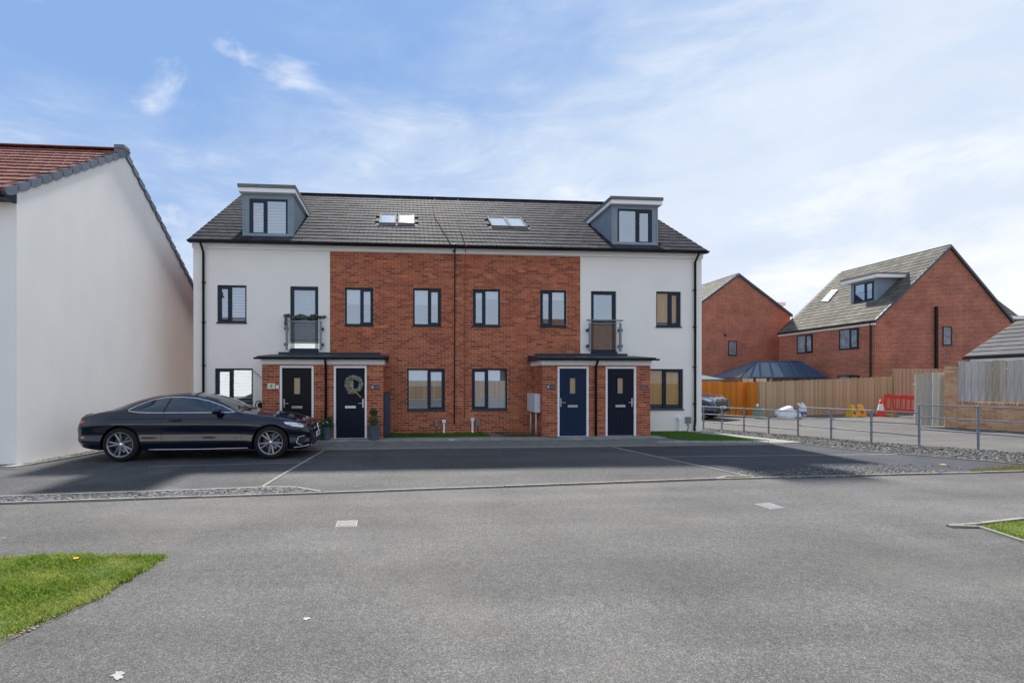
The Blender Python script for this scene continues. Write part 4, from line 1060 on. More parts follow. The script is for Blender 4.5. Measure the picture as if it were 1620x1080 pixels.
# party-wall cables running over the roof and down the brick
def roof_cable(h, pts, xd, r, m2, zend):
    P = [on_roof(a, b, .035) for a, b in pts]
    part('roof_cable', MB().tube(P, .010, 6), M_cable, h, smooth=True)
    part('wall_cable', MB().tube([P[-1], (xd, YF-OV-.12, roofz(YF-OV)), (xd, YF-.07, ZE-.05), (xd, YF-.03, ZE-.2), (xd-.01, YF-.03, 2.5), (xd-.02, YF-.03, zend)], r, 6), m2, h, smooth=True)
roof_cable(houses[1], [(688,313.5),(685,330),(689,345),(701,365),(714,388)], X(719.5), .018, M_blackp, .3)
roof_cable(houses[2], [(724.5,314),(724.5,345),(729,365),(737,390)], X(736), .009, M_brick, .5)
part('alarm_lamp', MB().box(X(716.5,398,YF-.06), X(718.5,398,YF-.06), YF-.10, YF-.051, ZE-.13, ZE-.08), M_blackp, houses[1])

# EV charger cable by the left window
t = thing('charging_cable', 'coiled black charging cable hanging on the wall beside the left porch', 'cable', (X(409,640), YF-.05, 0))
xc_, zc_ = X(408.5, 640), Z(408.5, 641)
part('holder', MB().box(xc_+.02, xc_+.11, YF-.10, YF-.002, zc_-.12, zc_+.08), M_blackp, t)
part('cable', MB().tube([(xc_+.05+math.cos(a)*.10, YF-.12-.01*math.sin(3*a), zc_-.05+math.sin(a)*.20) for a in [2*math.pi*k/20 for k in range(20)]], .014, 6, closed=True), M_blackp, t, smooth=True)
part('cable', MB().tube([(X(400,586), YF-.03, Z(400,586)), (X(408,592), YF-.03, Z(408,592)), (X(414,598), YF-.03, Z(414,598))], .008, 6), M_blackp, t)
# gravity-safe wreath on the second door
wx, wz = X(560, 608, YP), Z(560, 607.5, YP); wb = MB()
for k in range(70):
    a = 2*math.pi*k/70; leaves(wb, (wx+math.cos(a)*.20, YP-.03, wz+math.sin(a)*.20), (.06, .035, .06), 16, .036)
t = thing('wreath', 'round frosted-leaf wreath with a hessian bow hanging on the black door', 'wreath', (wx, YP-.02, wz))
part('foliage_ring', wb, M_eu, t, fix=False)
part('bow', MB().prism([(wx-.12,YP-.055,wz-.26),(wx-.02,YP-.055,wz-.22),(wx+.05,YP-.055,wz-.27),(wx+.06,YP-.055,wz-.17),(wx-.02,YP-.055,wz-.19),(wx-.13,YP-.055,wz-.16)], (0,-.02,0)), M_straw, t)
part('ribbon', MB().prism([(wx,YP-.055,wz-.20),(wx+.03,YP-.055,wz-.18),(wx+.22,YP-.055,wz-.36),(wx+.19,YP-.055,wz-.385)], (0,-.012,0)), M_straw, t)
# planters
def planter(px, py, w, h_, label, kind, ym=None):
    p = G(px, py); t = thing('planter', label, 'planter', (p.x, p.y, .03)); t.location.z = .03
    prof = [(w*.36,0),(w*.40,0.02),(w*.5,h_*.9),(w*.55,h_*.9),(w*.55,h_),(w*.47,h_),(w*.45,h_-.05),(0.001,h_-.05)]
    a = MB().lathe(prof, (0,0,0), 20); a.f.append(tuple(range(20))[::-1])
    part('pot', a, M_potgrey, t, local=True, smooth=False)
    mb = MB()
    if kind == 'topiary':
        part('stem', MB().tube([(0,0,h_-.05),(.01,0,h_+.16)], .014, 6), M_straw, t, local=True)
        for s_ in range(2): leaves(mb, (0,0,h_+(.12 if s_ == 0 else .36)), ((.15,.15,.15) if s_ == 0 else (.12,.12,.11)), 420, .022)
    else:
        leaves(mb, (0,0,h_+.04), (.22,.16,.16), 600, .030); leaves(mb, (.10,0,h_+.18), (.10,.08,.12), 200, .028)
        leaves(mb, (-.10,-.10,h_-.22), (.12,.06,.22), 260, .026)
    part('foliage', mb, M_leaf, t, local=True, fix=False)
    if kind != 'topiary':
        fb = MB(); leaves(fb, (-.02,-.05,h_+.14), (.16,.06,.05), 14, .03); part('flower', fb, M_bag, t, local=True, fix=False)
planter(591, 697.5, .34, .40, 'grey planter with clipped ball shrub right of the wreath door', 'topiary')
planter(516, 697.5, .28, .36, 'grey planter of trailing ivy between the car nose and wreath door', 'ivy')
tr_ = MB(); c = PY(524.5, 676, YP-.02)
for k in range(5):
    tr_.tube([(c.x-.06+k*.03, YP-.014, c.z-.28), (c.x-.06+k*.03, YP-.014, c.z+.12)], .004, 5)
tr_.tube([(c.x-.07, YP-.018, c.z-.1),(c.x+.07, YP-.018, c.z+.1)], .004, 5); tr_.tube([(c.x+.07, YP-.018, c.z-.1),(c.x-.07, YP-.018, c.z+.1)], .004, 5)
tag(part('trellis', tr_, M_galv), 'small thin metal trellis against the brick left of the wreath door', 'trellis')

# ------------------------------------------------------------------ left white house
wc = G(26.5, 735); LX = wc.x; LY0 = wc.y
e0 = PX(25.5, 300.5, LX); ap = PX(197.5, 246, LX); 
LZE = e0.z; LYA = ap.y; LZA = ap.z; LY1 = 2*LYA - LY0 + 1.6
ltan = (LZA-LZE)/(LYA-LY0); LSL = math.atan(ltan); LZB = LZE - 1.6*ltan
LXE = LX - 6.0
lh = thing('white_house', 'white rendered house with red-brown roof and blank gable, left edge', 'house', (LX, LY0, 0))
part('wall', MB().prism([(LX, LY0, 0), (LX, LY1, 0), (LX, LY1, LZB), (LX, LYA, LZA), (LX, LY0, LZE)], (LXE-LX, 0, 0)), M_white_wall, lh)
part('plinth', MB().box(LXE, LX+.012, LY0-.012, LY0+.0, 0, .001), M_white_wall, lh)
ny = Vector((0, -math.sin(LSL), math.cos(LSL))); OVL = .30
y0 = LY0-OVL; z0_ = LZE - OVL*ltan
lr = part('roof', MB().prism([(LX+.02, y0, z0_), (LX+.02, LYA, LZA), (LX+.02, LY1+OVL, LZB-OVL*ltan), (LX+.02, LY1+OVL, LZB-OVL*ltan+.10), (LX+.02, LYA, LZA+.10), (LX+.02, y0, z0_+.10)], (LXE-LX-.3, 0, 0)), M_tile_red, lh)
Ls = (LYA-y0)/math.cos(LSL); nr_ = int(Ls/.34); tl = Ls/nr_; tmeL = tile_mesh(.33, tl+.06, M_tile_red, .04)
for r_ in range(nr_):
    for c_ in range(18):
        s_ = r_*tl; yy = y0+s_*math.cos(LSL); zz = z0_+.10+s_*math.sin(LSL)
        inst('roof_tile', tmeL, (LX-.18-c_*.33-(.16 if r_ % 2 else 0), yy, zz+random.uniform(0,.004)), lr, (LSL-.02, 0, 0))
rmeL = MB().prism([(-.222, a*1.1, b*1.1) for a, b in rp], (.444, 0, 0)).mesh('ridge_tile', M_tile_red)
for k in range(13): inst('ridge_tile', rmeL, (LX-.15-.45*k, LYA, LZA+.12), lr)
# stepped verge caps on both slopes of the gable
def verge(parent, xg, sgn, y0, z0, y1, z1, n, m, h_=.17, w=.12):
    for k in range(n):
        a, b = k/n, (k+1)/n; ya, yb = y0+(y1-y0)*a, y0+(y1-y0)*b; za, zb = z0+(z1-z0)*a, z0+(z1-z0)*b
        up_ = .05; g = .012*(1 if yb > ya else -1); zg = .012*(zb-za)/abs(yb-ya)
        mid = ((ya+yb)/2, (za+zb)/2)
        P = [(xg, ya+g, za+zg+.02), (xg, mid[0], mid[1]-.035), (xg, yb-g, zb-zg-.03), (xg, yb-g, zb-zg+h_-up_), (xg, ya+g, za+zg+h_)]
        part('verge_cap', MB().prism(P, (sgn*w, 0, 0)), m, parent)
verge(lh, LX+.05, -1, y0, z0_-.02, LYA, LZA, nr_, M_verge); verge(lh, LX+.05, -1, LY1+OVL, LZB-OVL*ltan-.02, LYA, LZA, nr_+5, M_verge)
part('ridge_cap', MB().box(LX+.055, LX-.2, LYA-.13, LYA+.13, LZA+.05, LZA+.23), M_verge, lh)
gx_ = [(math.cos(t)*.06, math.sin(t)*.06) for t in [math.pi + math.pi*k/8 for k in range(9)]]
part('gutter', MB().prism([(LX+.05, y0-.05+a, z0_+.04+b) for a, b in gx_], (LXE-LX, 0, 0)), M_blackp, lh)
part('fascia', MB().box(LX+.005, LXE, LY0-.26, LY0-.003, LZE-.24, LZE-.19+.04), M_canopy, lh)
part('box_end', MB().prism([(LX+.004, LY0-.28, LZE-.26),(LX+.004, LY0-.003, LZE-.26),(LX+.004, LY0-.003, LZE-.02),(LX+.004, LY0-.28, LZE-.16)], (-.06,0,0)), M_canopy, lh)
pb = MB().prism([tuple(G(-60,742)), tuple(G(28,739.5)), tuple(G(42,735.5)), (LX, LY0-.01, 0), (LX-1.5, LY0-.01, 0)], (0,0,.02))
setting('corner_slab', pb, M_pale_slab)

# ------------------------------------------------------------------ gabled brick houses behind, on the right
def gable_house(name, label, xL, xA, xR, y0, y1, ze, za, tile_m, zbase=0.0, zeR=None):
    """ridge runs along y; gable faces the camera"""
    zeR = ze if zeR is None else zeR
    h = thing(name, label, 'house', ((xL+xR)/2, y0, zbase))
    part('wall', MB().prism([(xL, y0, 0), (xR, y0, 0), (xR, y0, zeR), (xA, y0, za), (xL, y0, ze)], (0, y1-y0, 0)), M_farbrick, h)
    roof = MB(); t = .12
    o = .12; kL = (za-ze)/(xA-xL); kR = (za-zeR)/(xR-xA)
    xl, zl = xL-o, ze-o*kL; xr, zr = xR+o, zeR-o*kR
    P = [(xl, y0-.08, zl), (xA, y0-.08, za+.02), (xr, y0-.08, zr), (xr, y0-.08, zr+t), (xA, y0-.08, za+t+.03), (xl, y0-.08, zl+t)]
    ro = part('roof', roof.prism(P, (0, y1-y0+.16, 0)), M_tile_dark, h)
    # tile courses as real steps, tiles too small to pick singly
    for side, (xe, zee, k) in enumerate(((xl, zl+t, kL), (xr, zr+t, -kR))):
        s0 = Vector((xe, 0, zee)); s1 = Vector((xA, 0, za+t+.03)); Ln = (s1-s0).length; n = int(Ln/.33); d = (s1-s0)/n; nn_ = Vector((-(s1-s0).z, 0, (s1-s0).x)).normalized()
        if nn_.z < 0: nn_ = -nn_
        mb = MB(); cols = int((y1-y0+.16)/.33)
        for r_ in range(n):
            a = s0 + d*r_; b = a + d*1.15
            for c_ in range(cols):
                ya = y0-.08+c_*.33+(.0 if r_ % 2 else .0)+.003; yb = ya+.324; j = random.uniform(-.003, .004)
                q = [a, b]; A = a+nn_*(.03+j); B = b+nn_*(.006)
                mb.add([(a.x,ya,a.z),(a.x,yb,a.z),(A.x,ya,A.z),(A.x,yb,A.z),(B.x,ya,B.z),(B.x,yb,B.z),(b.x,ya,b.z),(b.x,yb,b.z)],
                       [(0,1,3,2),(2,3,5,4),(0,2,4,6),(1,7,5,3)])
        part('tile_courses', mb, tile_m, ro, kind='stuff', fix=False)
    for (xa, z_a, xb, zb) in ((xl, zl, xA, za), (xr, zr, xA, za)):
        part('verge', MB().prism([(xa, y0-.11, z_a-.04), (xb, y0-.11, zb-.02), (xb, y0-.11, zb+t+.04), (xa, y0-.11, z_a+t+.03)], (0, .06, 0)), M_verge_dark, h)
    return h
M_verge_dark = mat('dark_verge', (.06,.075,.10), .5, .4)
# far brick is below a pixel per brick: colour and joints by the material
def brick_far():
    m = bpy.data.materials.new('far_brick'); m.use_nodes = True; t = m.node_tree; b = t.nodes['Principled BSDF']; b.inputs['Roughness'].default_value = .85; b.inputs['Specular IOR Level'].default_value = .2
    tcn = t.nodes.new('ShaderNodeTexCoord'); sx = t.nodes.new('ShaderNodeSeparateXYZ'); t.links.new(tcn.outputs['Object'], sx.inputs[0])
    ad = t.nodes.new('ShaderNodeMath'); ad.operation = 'ADD'; t.links.new(sx.outputs[0], ad.inputs[0]); t.links.new(sx.outputs[1], ad.inputs[1])
    cb = t.nodes.new('ShaderNodeCombineXYZ'); t.links.new(ad.outputs[0], cb.inputs[0]); t.links.new(sx.outputs[2], cb.inputs[1])
    bt = t.nodes.new('ShaderNodeTexBrick'); t.links.new(cb.outputs[0], bt.inputs['Vector'])
    bt.inputs['Scale'].default_value = 1.0; bt.inputs['Brick Width'].default_value = .225; bt.inputs['Row Height'].default_value = .075; bt.inputs['Mortar Size'].default_value = .006
    bt.inputs['Color1'].default_value = (.42,.115,.06,1); bt.inputs['Color2'].default_value = (.27,.07,.045,1); bt.inputs['Mortar'].default_value = (.62,.46,.36,1); bt.inputs['Bias'].default_value = -.1
    n = t.nodes.new('ShaderNodeTexNoise'); n.inputs['Scale'].default_value = 1.3; n.inputs['Detail'].default_value = 6; t.links.new(tcn.outputs['Object'], n.inputs['Vector'])
    mr = t.nodes.new('ShaderNodeMapRange'); t.links.new(n.outputs[0], mr.inputs[0]); mr.inputs[1].default_value = .3; mr.inputs[2].default_value = .7; mr.inputs[3].default_value = .82; mr.inputs[4].default_value = 1.18
    mu = t.nodes.new('ShaderNodeVectorMath'); mu.operation = 'SCALE'; t.links.new(bt.outputs[0], mu.inputs[0]); t.links.new(mr.outputs[0], mu.inputs['Scale'])
    t.links.new(mu.outputs[0], b.inputs['Base Color']); return m
M_farbrick = brick_far()
YB = 24.0
xL, xA, xR = PY(1385,505,YB).x, PY(1502,392,YB).x, PY(1600,505,YB).x
zeB = PY(1385,507,YB).z; zaB = PY(1502,392,YB).z
yB1 = PX(1233, 525, xL).y
hb = gable_house('brick_house', 'large red brick gabled house with a side dormer and rooflight, far right', xL, xA, xR, YB, yB1, zeB, zaB, M_tile_far)
fl = Frame((xL, yB1, 0), (0,-1,0), (-1,0,0))       # its side wall faces left
def fw(px, py): q = PX(px, py, xL); return yB1 - q.y, q.z
def swin(l, r, t, b):
    a, z1 = fw(l, t); b_, _ = fw(r, t); _, z0 = fw(l, b); return a, b_, z0, z1
for l, r, t_, b_ in ((1261,1286,531,559), (1328,1359,522,553), (1326,1360,594,612)):
    a, b2, z0, z1 = swin(l, r, t_, b_)
    w = window(hb, fl, a, b2, z0, z1, 'R', 'blind_high', rec=-.03)
    for ch in list(w.children):
        if ch.name.startswith('room'): bpy.data.objects.remove(ch)
    part('backing', fbox(MB(), fl, a+.03, b2-.03, z0+.03, z1-.03, .004, .006), M_farpane, w)
part('fascia', MB().box(xL-.10, xL-.003, YB-.02, yB1, zeB-.24, zeB-.06), M_white, hb)
part('gutter', MB().prism([(xL-.18+a, YB-.05, zeB-.06+b) for a, b in gx_], (0, yB1-YB, 0)), M_blackp, hb)
q = PX(1377.5, 520, xL-.05); part('downpipe', MB().tube([(xL-.07, q.y, zeB-.1), (xL-.07, q.y, 0)], .04, 8), M_blackp, hb)
q = PY(1479, 485, YB); part('downpipe', MB().tube([(q.x, YB-.09, q.z), (q.x, YB-.09, 1.9), (q.x+.15, YB-.09, 1.8), (q.x+.9, YB-.09, 1.85)], .075, 10), M_blackp, hb)
fg = Frame((0, YB, 0), (1,0,0), (0,-1,0))
p0, p1 = PY(1491, 516, YB), PY(1505.5, 546, YB)
w = window(hb, fg, p0.x, p1.x, p1.z, p0.z, 'N', None, rec=-.03, split=0)
for ch in list(w.children):
    if ch.name.startswith('room'): bpy.data.objects.remove(ch)
part('backing', fbox(MB(), fg, p0.x+.03, p1.x-.03, p1.z+.03, p0.z-.03, .004, .006), M_farpane, w)
# box dormer on its left slope
kB = (zaB-zeB)/(xA-xL)
dxf = xL + 1.35; dy0 = PX(1388, 470, dxf).y; dy1 = PX(1346, 470, dxf).y; dzt = PX(1365, 445, dxf).z; dzb = zeB + 1.35*kB
fd = Frame((dxf, dy1, 0), (0,-1,0), (-1,0,0)); Ld = dy1-dy0
xbk = xL + (dzt-zeB)/kB
mb = wall_panel(fd, 0, Ld, dzb, dzt, [(.2, Ld-.2, dzb+.22, dzt-.12)], .08)
mb.add([(dxf, dy0, dzb), (dxf, dy0, dzt), (xbk, dy0, dzt)], [(0,1,2)]); mb.add([(dxf, dy1, dzb), (dxf, dy1, dzt), (xbk, dy1, dzt)], [(0,1,2)])
dd = part('dormer', mb, M_dormer, hb)
window(dd, fd, .2, Ld-.2, dzb+.22, dzt-.12, 'R', 'blind', rec=-.005, sill=True, room=.04, depth=.5)
part('dormer_fascia', MB().box(dxf-.35, xbk+.3, dy0-.3, dy1+.3, dzt, dzt+.2), M_white, dd)
part('dormer_roof', MB().box(dxf-.38, xbk+.6, dy0-.33, dy1+.33, dzt+.2005, dzt+.28), M_lead, dd)
# rooflight
nB = Vector((-kB, 0, 1)).normalized(); pB = Vector((xL, 0, zeB+.15))
c4 = [PP(1300,477,pB,nB), PP(1311,477.5,pB,nB), PP(1327,459,pB,nB), PP(1317,459.5,pB,nB)]
rw_ = part('roof_window', MB().prism([p - nB*.03 for p in c4], tuple(nB*.10)), M_anth, hb)
cc = sum(c4, Vector())/4; part('pane', MB().prism([cc + (p-cc)*.8 + nB*.072 for p in c4], tuple(nB*.01)), mat('pale_roof_glass', (.55,.60,.65), .05, .9), rw_)
# wing on its right and the low garage in front
YW = YB + 3.2
w0, w1, w2 = PY(1596,500,YW), PY(1558,452,YW+3.5), PY(1660,500,YW)
wg = part('wing', MB().prism([(w0.x-3, YW, 0), (w0.x+9, YW, 0), (w0.x+9, YW, w0.z), (w0.x-3, YW, w0.z)], (0, 6, 0)), M_farbrick, hb)
rr0 = PY(1620, 487, YW+3).z
wr = MB(); A = Vector((w0.x-.1, YW-.2, w0.z)); B = Vector((w0.x+9, YW-.2, w0.z)); Rg = Vector((w1.x-1.5, YW+3.2, w1.z+.35)); Rg2 = Vector((w0.x+6, YW+3.2, w0.z+.2))
wr.add([A, B, Rg2, Rg], [(0,1,2,3)])
wr.add([A + Vector((-2.5,0,0)), A, Rg], [(0,1,2)])
part('wing_roof', wr, M_tile_dark, wg)
part('wing_fascia', MB().box(w0.x-.1, w0.x+9, YW-.24, YW-.01, w0.z-.22, w0.z-.02), M_white, wg)

# middle house
YM = 31.8
ma, me_ = PY(1168,436,YM), PY(1250,499,YM)
hm = gable_house('brick_house', 'red brick gabled house behind the terrace end, with one small dark window', ma.x-(me_.x-ma.x), ma.x, me_.x, YM, YM+10, me_.z, ma.z, M_tile_far)
fm_ = Frame((0, YM, 0), (1,0,0), (0,-1,0)); p0, p1 = PY(1152,539,YM), PY(1165.5,562,YM)
w = window(hm, fm_, p0.x, p1.x, p1.z, p0.z, 'N', None, rec=-.03, split=0)
for ch in list(w.children):
    if ch.name.startswith('room'): bpy.data.objects.remove(ch)
part('backing', fbox(MB(), fm_, p0.x+.03, p1.x-.03, p1.z+.03, p0.z-.03, .004, .006), M_farpane, w)
p0 = PY(1228,479,YM+3); part('dormer', MB().box(p0.x-2, p0.x+.15, YM+3, YM+5, p0.z-1.0, p0.z-.25), M_dormer, hm)
part('dormer_roof', MB().box(p0.x-2.2, p0.x+.55, YM+2.7, YM+5.3, p0.z-.25, p0.z), M_white, hm)
p0 = PY(1147,530,YM); part('air_vent', MB().box(p0.x-.09, p0.x+.09, YM-.03, YM-.002, p0.z-.09, p0.z+.09), M_anth, hm)

# conservatory in front of them
YC = 26.5
c0, c1 = PY(1170,597,YC), PY(1309,597,YC)
cons = thing('conservatory', 'dark blue conservatory with glazed hipped roof behind the brown fence', 'conservatory', ((c0.x+c1.x)/2, YC, 0))
ze = c0.z; r0 = PY(1197,571.5,YC+1.4); r1 = PY(1266,571.5,YC+1.4)
cA, cB, cC, cD = Vector((c0.x,YC,ze)), Vector((c1.x,YC,ze)), Vector((c1.x,YC+2.8,ze)), Vector((c0.x,YC+2.8,ze))
rA, rB = Vector((r0.x,YC+1.4,r0.z)), Vector((r1.x,YC+1.4,r0.z))
part('roof_panel', MB().add([cB - Vector((2.6,0,0)), cB, rB, rA.lerp(rB,.35)], [(0,1,2,3)]), M_blue_far, cons)
part('roof_glass', MB().add([cA, cB - Vector((2.6,0,0)), rA.lerp(rB,.35), rA], [(0,1,2,3)]), M_cons_glass, cons)
part('roof_glass', MB().add([cD, cA, rA], [(0,1,2)]), M_cons_glass, cons)
part('roof_glass', MB().add([cB, cC, rB], [(0,1,2)]), M_cons_glass, cons)
part('roof_glass', MB().add([cC, cD, rA, rB], [(0,1,2,3)]), M_cons_glass, cons)
for a, b in [(cA,rA),(cD,rA),(cB,rB),(cC,rB),(rA,rB),(cA,cB),(cB,cC),(cC,cD),(cD,cA)] + [(cA.lerp(cB,t_), rA.lerp(rB,max(0,min(1,(t_-.2)/.62)))) for t_ in (.12,.24,.38,.52,.66,.8,.9)]:
    part('glazing_bar', MB().tube([a, b], .055, 6), M_blue_far, cons)
part('sill_wall', MB().box(c0.x+.2, c1.x-.2, YC+.1, YC+.22, 0, .6), M_farbrick, cons)
for k in range(7):
    xx = c0.x+.2+k*(c1.x-c0.x-.4)/6
    part('mullion', MB().box(xx-.05, xx+.05, YC+.08, YC+.2, .6, ze), M_blue_far, cons)
part('side_glass', MB().add([(c0.x+.2,YC+.14,.6),(c1.x-.2,YC+.14,.6),(c1.x-.2,YC+.14,ze),(c0.x+.2,YC+.14,ze)], [(0,1,2,3)]), M_glass, cons)

# shed roof behind the orange fence
s0, s1 = PY(1108,598,26), PY(1158,603,26)
sh = thing('garden_shed', 'low grey-green felt shed roof just above the orange fence', 'shed', ((s0.x+s1.x)/2, 26, 0))
part('roof', MB().prism([(s0.x-2,25.9,1.75),(s1.x-.5,25.9,1.75),(s1.x-1.2,27,2.02),(s0.x-2,27,2.02)], (0,0,.05)), M_shedroof, sh)
part('wall', MB().box(s0.x-1.9, s1.x-.7, 26, 28, 0, 1.74), M_fence_new, sh)

# garage
gz0 = 2.6; d_ = ray(1525, 567); gp = EYE + d_*((gz0-CH)/d_.z); gXc, gY1 = gp.x, gp.y
gt = PY(1604, 514, gY1); gr = (gt.z-gz0)/(gt.x-gXc)
gar = thing('garage', 'low garage with dark tiled roof and white fascia behind the silvered fence', 'garage', (gXc+2.3, gY1-3, 0))
gxr = gXc + 2.4
part('wall', MB().prism([(gXc+.2,gY1-.1,0),(2*gxr-gXc-.2,gY1-.1,0),(2*gxr-gXc-.2,gY1-.1,gz0),(gxr,gY1-.1,gz0+2.2*gr),(gXc+.2,gY1-.1,gz0)], (0,-3.2,0)), M_farbrick, gar)
gro = part('roof', MB().prism([(gXc,gY1,gz0),(gxr,gY1,gz0+2.4*gr),(2*gxr-gXc,gY1,gz0),(2*gxr-gXc,gY1,gz0+.08),(gxr,gY1,gz0+2.4*gr+.08),(gXc,gY1,gz0+.08)], (0,-3.5,0)), M_tile_dark, gar)
mb = MB(); s0v, s1v = Vector((gXc,0,gz0+.08)), Vector((gxr,0,gz0+2.4*gr+.08)); Ln = (s1v-s0v).length; n = int(Ln/.33); dv = (s1v-s0v)/n; nv = Vector((-dv.z,0,dv.x)).normalized()
for r_ in range(n):
    a = s0v+dv*r_; b = a+dv*1.1; A = a+nv*.03; B = b+nv*.004
    for c_ in range(10):
        ya = gY1-c_*.345; yb = ya-.34
        mb.add([(a.x,ya,a.z),(a.x,yb,a.z),(A.x,ya,A.z),(A.x,yb,A.z),(B.x,ya,B.z),(B.x,yb,B.z)], [(0,1,3,2),(2,3,5,4)])
part('tile_courses', mb, M_tile_dark, gro, kind='stuff', fix=False)
part('fascia', MB().box(gXc+.02, gXc+.14, gY1-3.4, gY1-.2, gz0-.17, gz0-.002), M_white, gar)
part('gutter', MB().prism([(gXc-.05+a, gY1, gz0+.02+b) for a, b in gx_], (0,-3.5,0)), M_blackp, gar)

# ------------------------------------------------------------------ fences, gate and garden wall on the right
def board_fence(name, label, p_list, bw, gap, m, th=.018, proud=.0, posts=2.4, rails=True, group=None):
    """p_list: (ground point, bottom z, top z) along the run"""
    root = thing(name, label, 'fence', (p_list[0][0].x, p_list[0][0].y, 0), 0, group)
    meshes = {}
    for (a, zb0, zt0), (b, zb1, zt1) in zip(p_list[:-1], p_list[1:]):
        a2, b2 = Vector((a.x,a.y,0)), Vector((b.x,b.y,0)); Ln = (b2-a2).length; d = (b2-a2)/Ln; ang = math.atan2(d.y, d.x); nb = max(1, int(Ln/(bw+gap)))
        st = Ln/nb; nrm = Vector((d.y, -d.x, 0))
        for k in range(nb):
            t_ = (k+.5)/nb; p = a2.lerp(b2, t_); zb = zb0+(zb1-zb0)*t_; zt = zt0+(zt1-zt0)*t_ + random.uniform(-.012, .012)
            h_ = round(zt-zb, 2); key = (h_, round(st,3))
            if key not in meshes:
                w_ = st-gap; meshes[key] = MB().box(-w_/2, w_/2, -th/2, th/2, 0, h_).mesh('board', m)
            q = p + nrm*(.010*(k % 2) + random.uniform(0, .004))
            inst('board', meshes[key], (q.x, q.y, zb), root, (0, random.uniform(-.004,.004), ang))
        if rails:
            for f in (.2, .8):
                z0 = zb0+(zt0-zb0)*f; z1 = zb1+(zt1-zb1)*f; o = -nrm*.045
                part('rail', MB().tube([Vector((a2.x,a2.y,z0))+o, Vector((b2.x,b2.y,z1))+o], .028, 4), m, root)
    return root
def zt(px, py, p): return (CHY-py)/CF*((p-Vector((0,0,0))).dot(FW)) + CH
def fp(px, yb, yt): p = G(px, yb); return (p, 0.0, zt(px, yt, p))
board_fence('orange_fence', 'orange stained board fence beside the parked dark car', [fp(1060,655.5,604), fp(1181.5,657.2,604)], .12, .010, M_fence_orange)
board_fence('orange_fence', 'short orange board panel between the fence corner and the brown fence', [fp(1182,658,604), fp(1200,659,604)], .12, .010, M_fence_orange)
board_fence('brown_fence', 'long weathered brown board fence behind the white bags and cones', [fp(1200.5,659,604), fp(1290,656,600.5), fp(1411,652.5,595)], .115, .012, M_fence_new)
board_fence('brown_fence', 'taller pinkish brown board fence behind the red barrier', [fp(1411.5,652.5,583), fp(1500,651.5,583)], .115, .012, mat('pink_brown_board', (.48,.31,.21), .85, .2, objr=.12, var=.2, vscale=9, stretch=(3,3,.25)))
p = G(1200.5,659); tag(part('fence_post', MB().box(p.x-.05,p.x+.05,p.y-.12,p.y-.02,0,1.66), M_fence_new), 'square wooden post where orange fence meets the brown one', 'post')
p = G(1182,657.6); tag(part('fence_post', MB().box(p.x-.06,p.x+.06,p.y-.10,p.y+.02,0,1.6), M_fence_orange), 'dark orange post at the corner of the orange fence', 'post')
p = G(1411,653.5); tag(part('fence_post', MB().box(p.x-.06,p.x+.06,p.y-.16,p.y-.04,0,2.3), M_fence_new), 'square wooden post where the fence steps up behind the cones', 'post')

g0, g1 = fp(1447,674.5,591.5), fp(1493.5,675.5,588.5)
board_fence('wooden_gate', 'silvered wooden board gate standing beside the brick pier', [(g0[0], .05, g0[2]), (g1[0], .05, g1[2])], .135, .012, M_fence_grey, th=.03)
# brick pier and low wall
wp0 = G(1494.5,676); wp1 = G(1620,683.2); dW = (wp1-wp0); dW.z = 0; Lw0 = dW.length; dW.normalize(); wp2 = wp0 + dW*(Lw0+2.2)
nW = Vector((dW.y, -dW.x, 0))
if nW.y > 0: nW = -nW
fW = Frame(wp0, dW, nW)
bw_ = thing('garden_wall', 'buff brick garden wall with taller pier at its left end', 'wall', tuple(wp0))
pier_w = (PP(1514.5, 640, wp0, nW) - wp0).dot(dW); ztp = zt(1494, 577, wp0); ztw = zt(1514, 635, PP(1514,660,wp0,nW))
pm = MB(); 
def wbox(a0, a1, z0, z1, d0, d1): return fbox(MB(), fW, a0, a1, z0, z1, d0, d1)
part('pier', wbox(0, pier_w, 0, ztp-.07, -.30, .0), M_mortar_b := mat('buff_mortar', (.60,.48,.34), .95, .1, var=.1), bw_)
part('pier_cap', wbox(-.02, pier_w+.02, ztp-.07, ztp, -.32, .02), mat('stained_stone', (.34,.27,.15), .9, .2, var=.4, vscale=14), bw_)
part('wall', wbox(pier_w, Lw0+2.2, 0, ztw-.10, -.22, -.03), M_mortar_b, bw_)
cop = MB(); aa = pier_w+.004; cm = MB().box(0, BH, 0, .2, 0, .10).mesh('coping_brick', M_brick_buff)
ang = math.atan2(dW.y, dW.x)
while aa < Lw0+2.1:
    inst('coping_brick', cm, fW.p(aa, ztw-.10, -.02), bw_, (0,0,ang)); aa += BH+BJ
lay_bricks(bw_, [(fW, .0, pier_w, .004, ztp-.07, []), (Frame(fW.p(0,0,-.03), dW, nW), pier_w, Lw0+2.1, .004, ztw-.105, [])], M_brick_buff)
b0, b1 = fW.p(pier_w+.01, 0, -.05), fW.p(Lw0+2.1, 0, -.05)
board_fence('silvered_fence', 'silvered close-board fence panel standing on the buff brick wall', [(b0, ztw+.02, zt(1514,572,b0)), (b1, ztw+.02, zt(1514,572,b0)+.02)], .14, .010, M_fence_grey, th=.024)

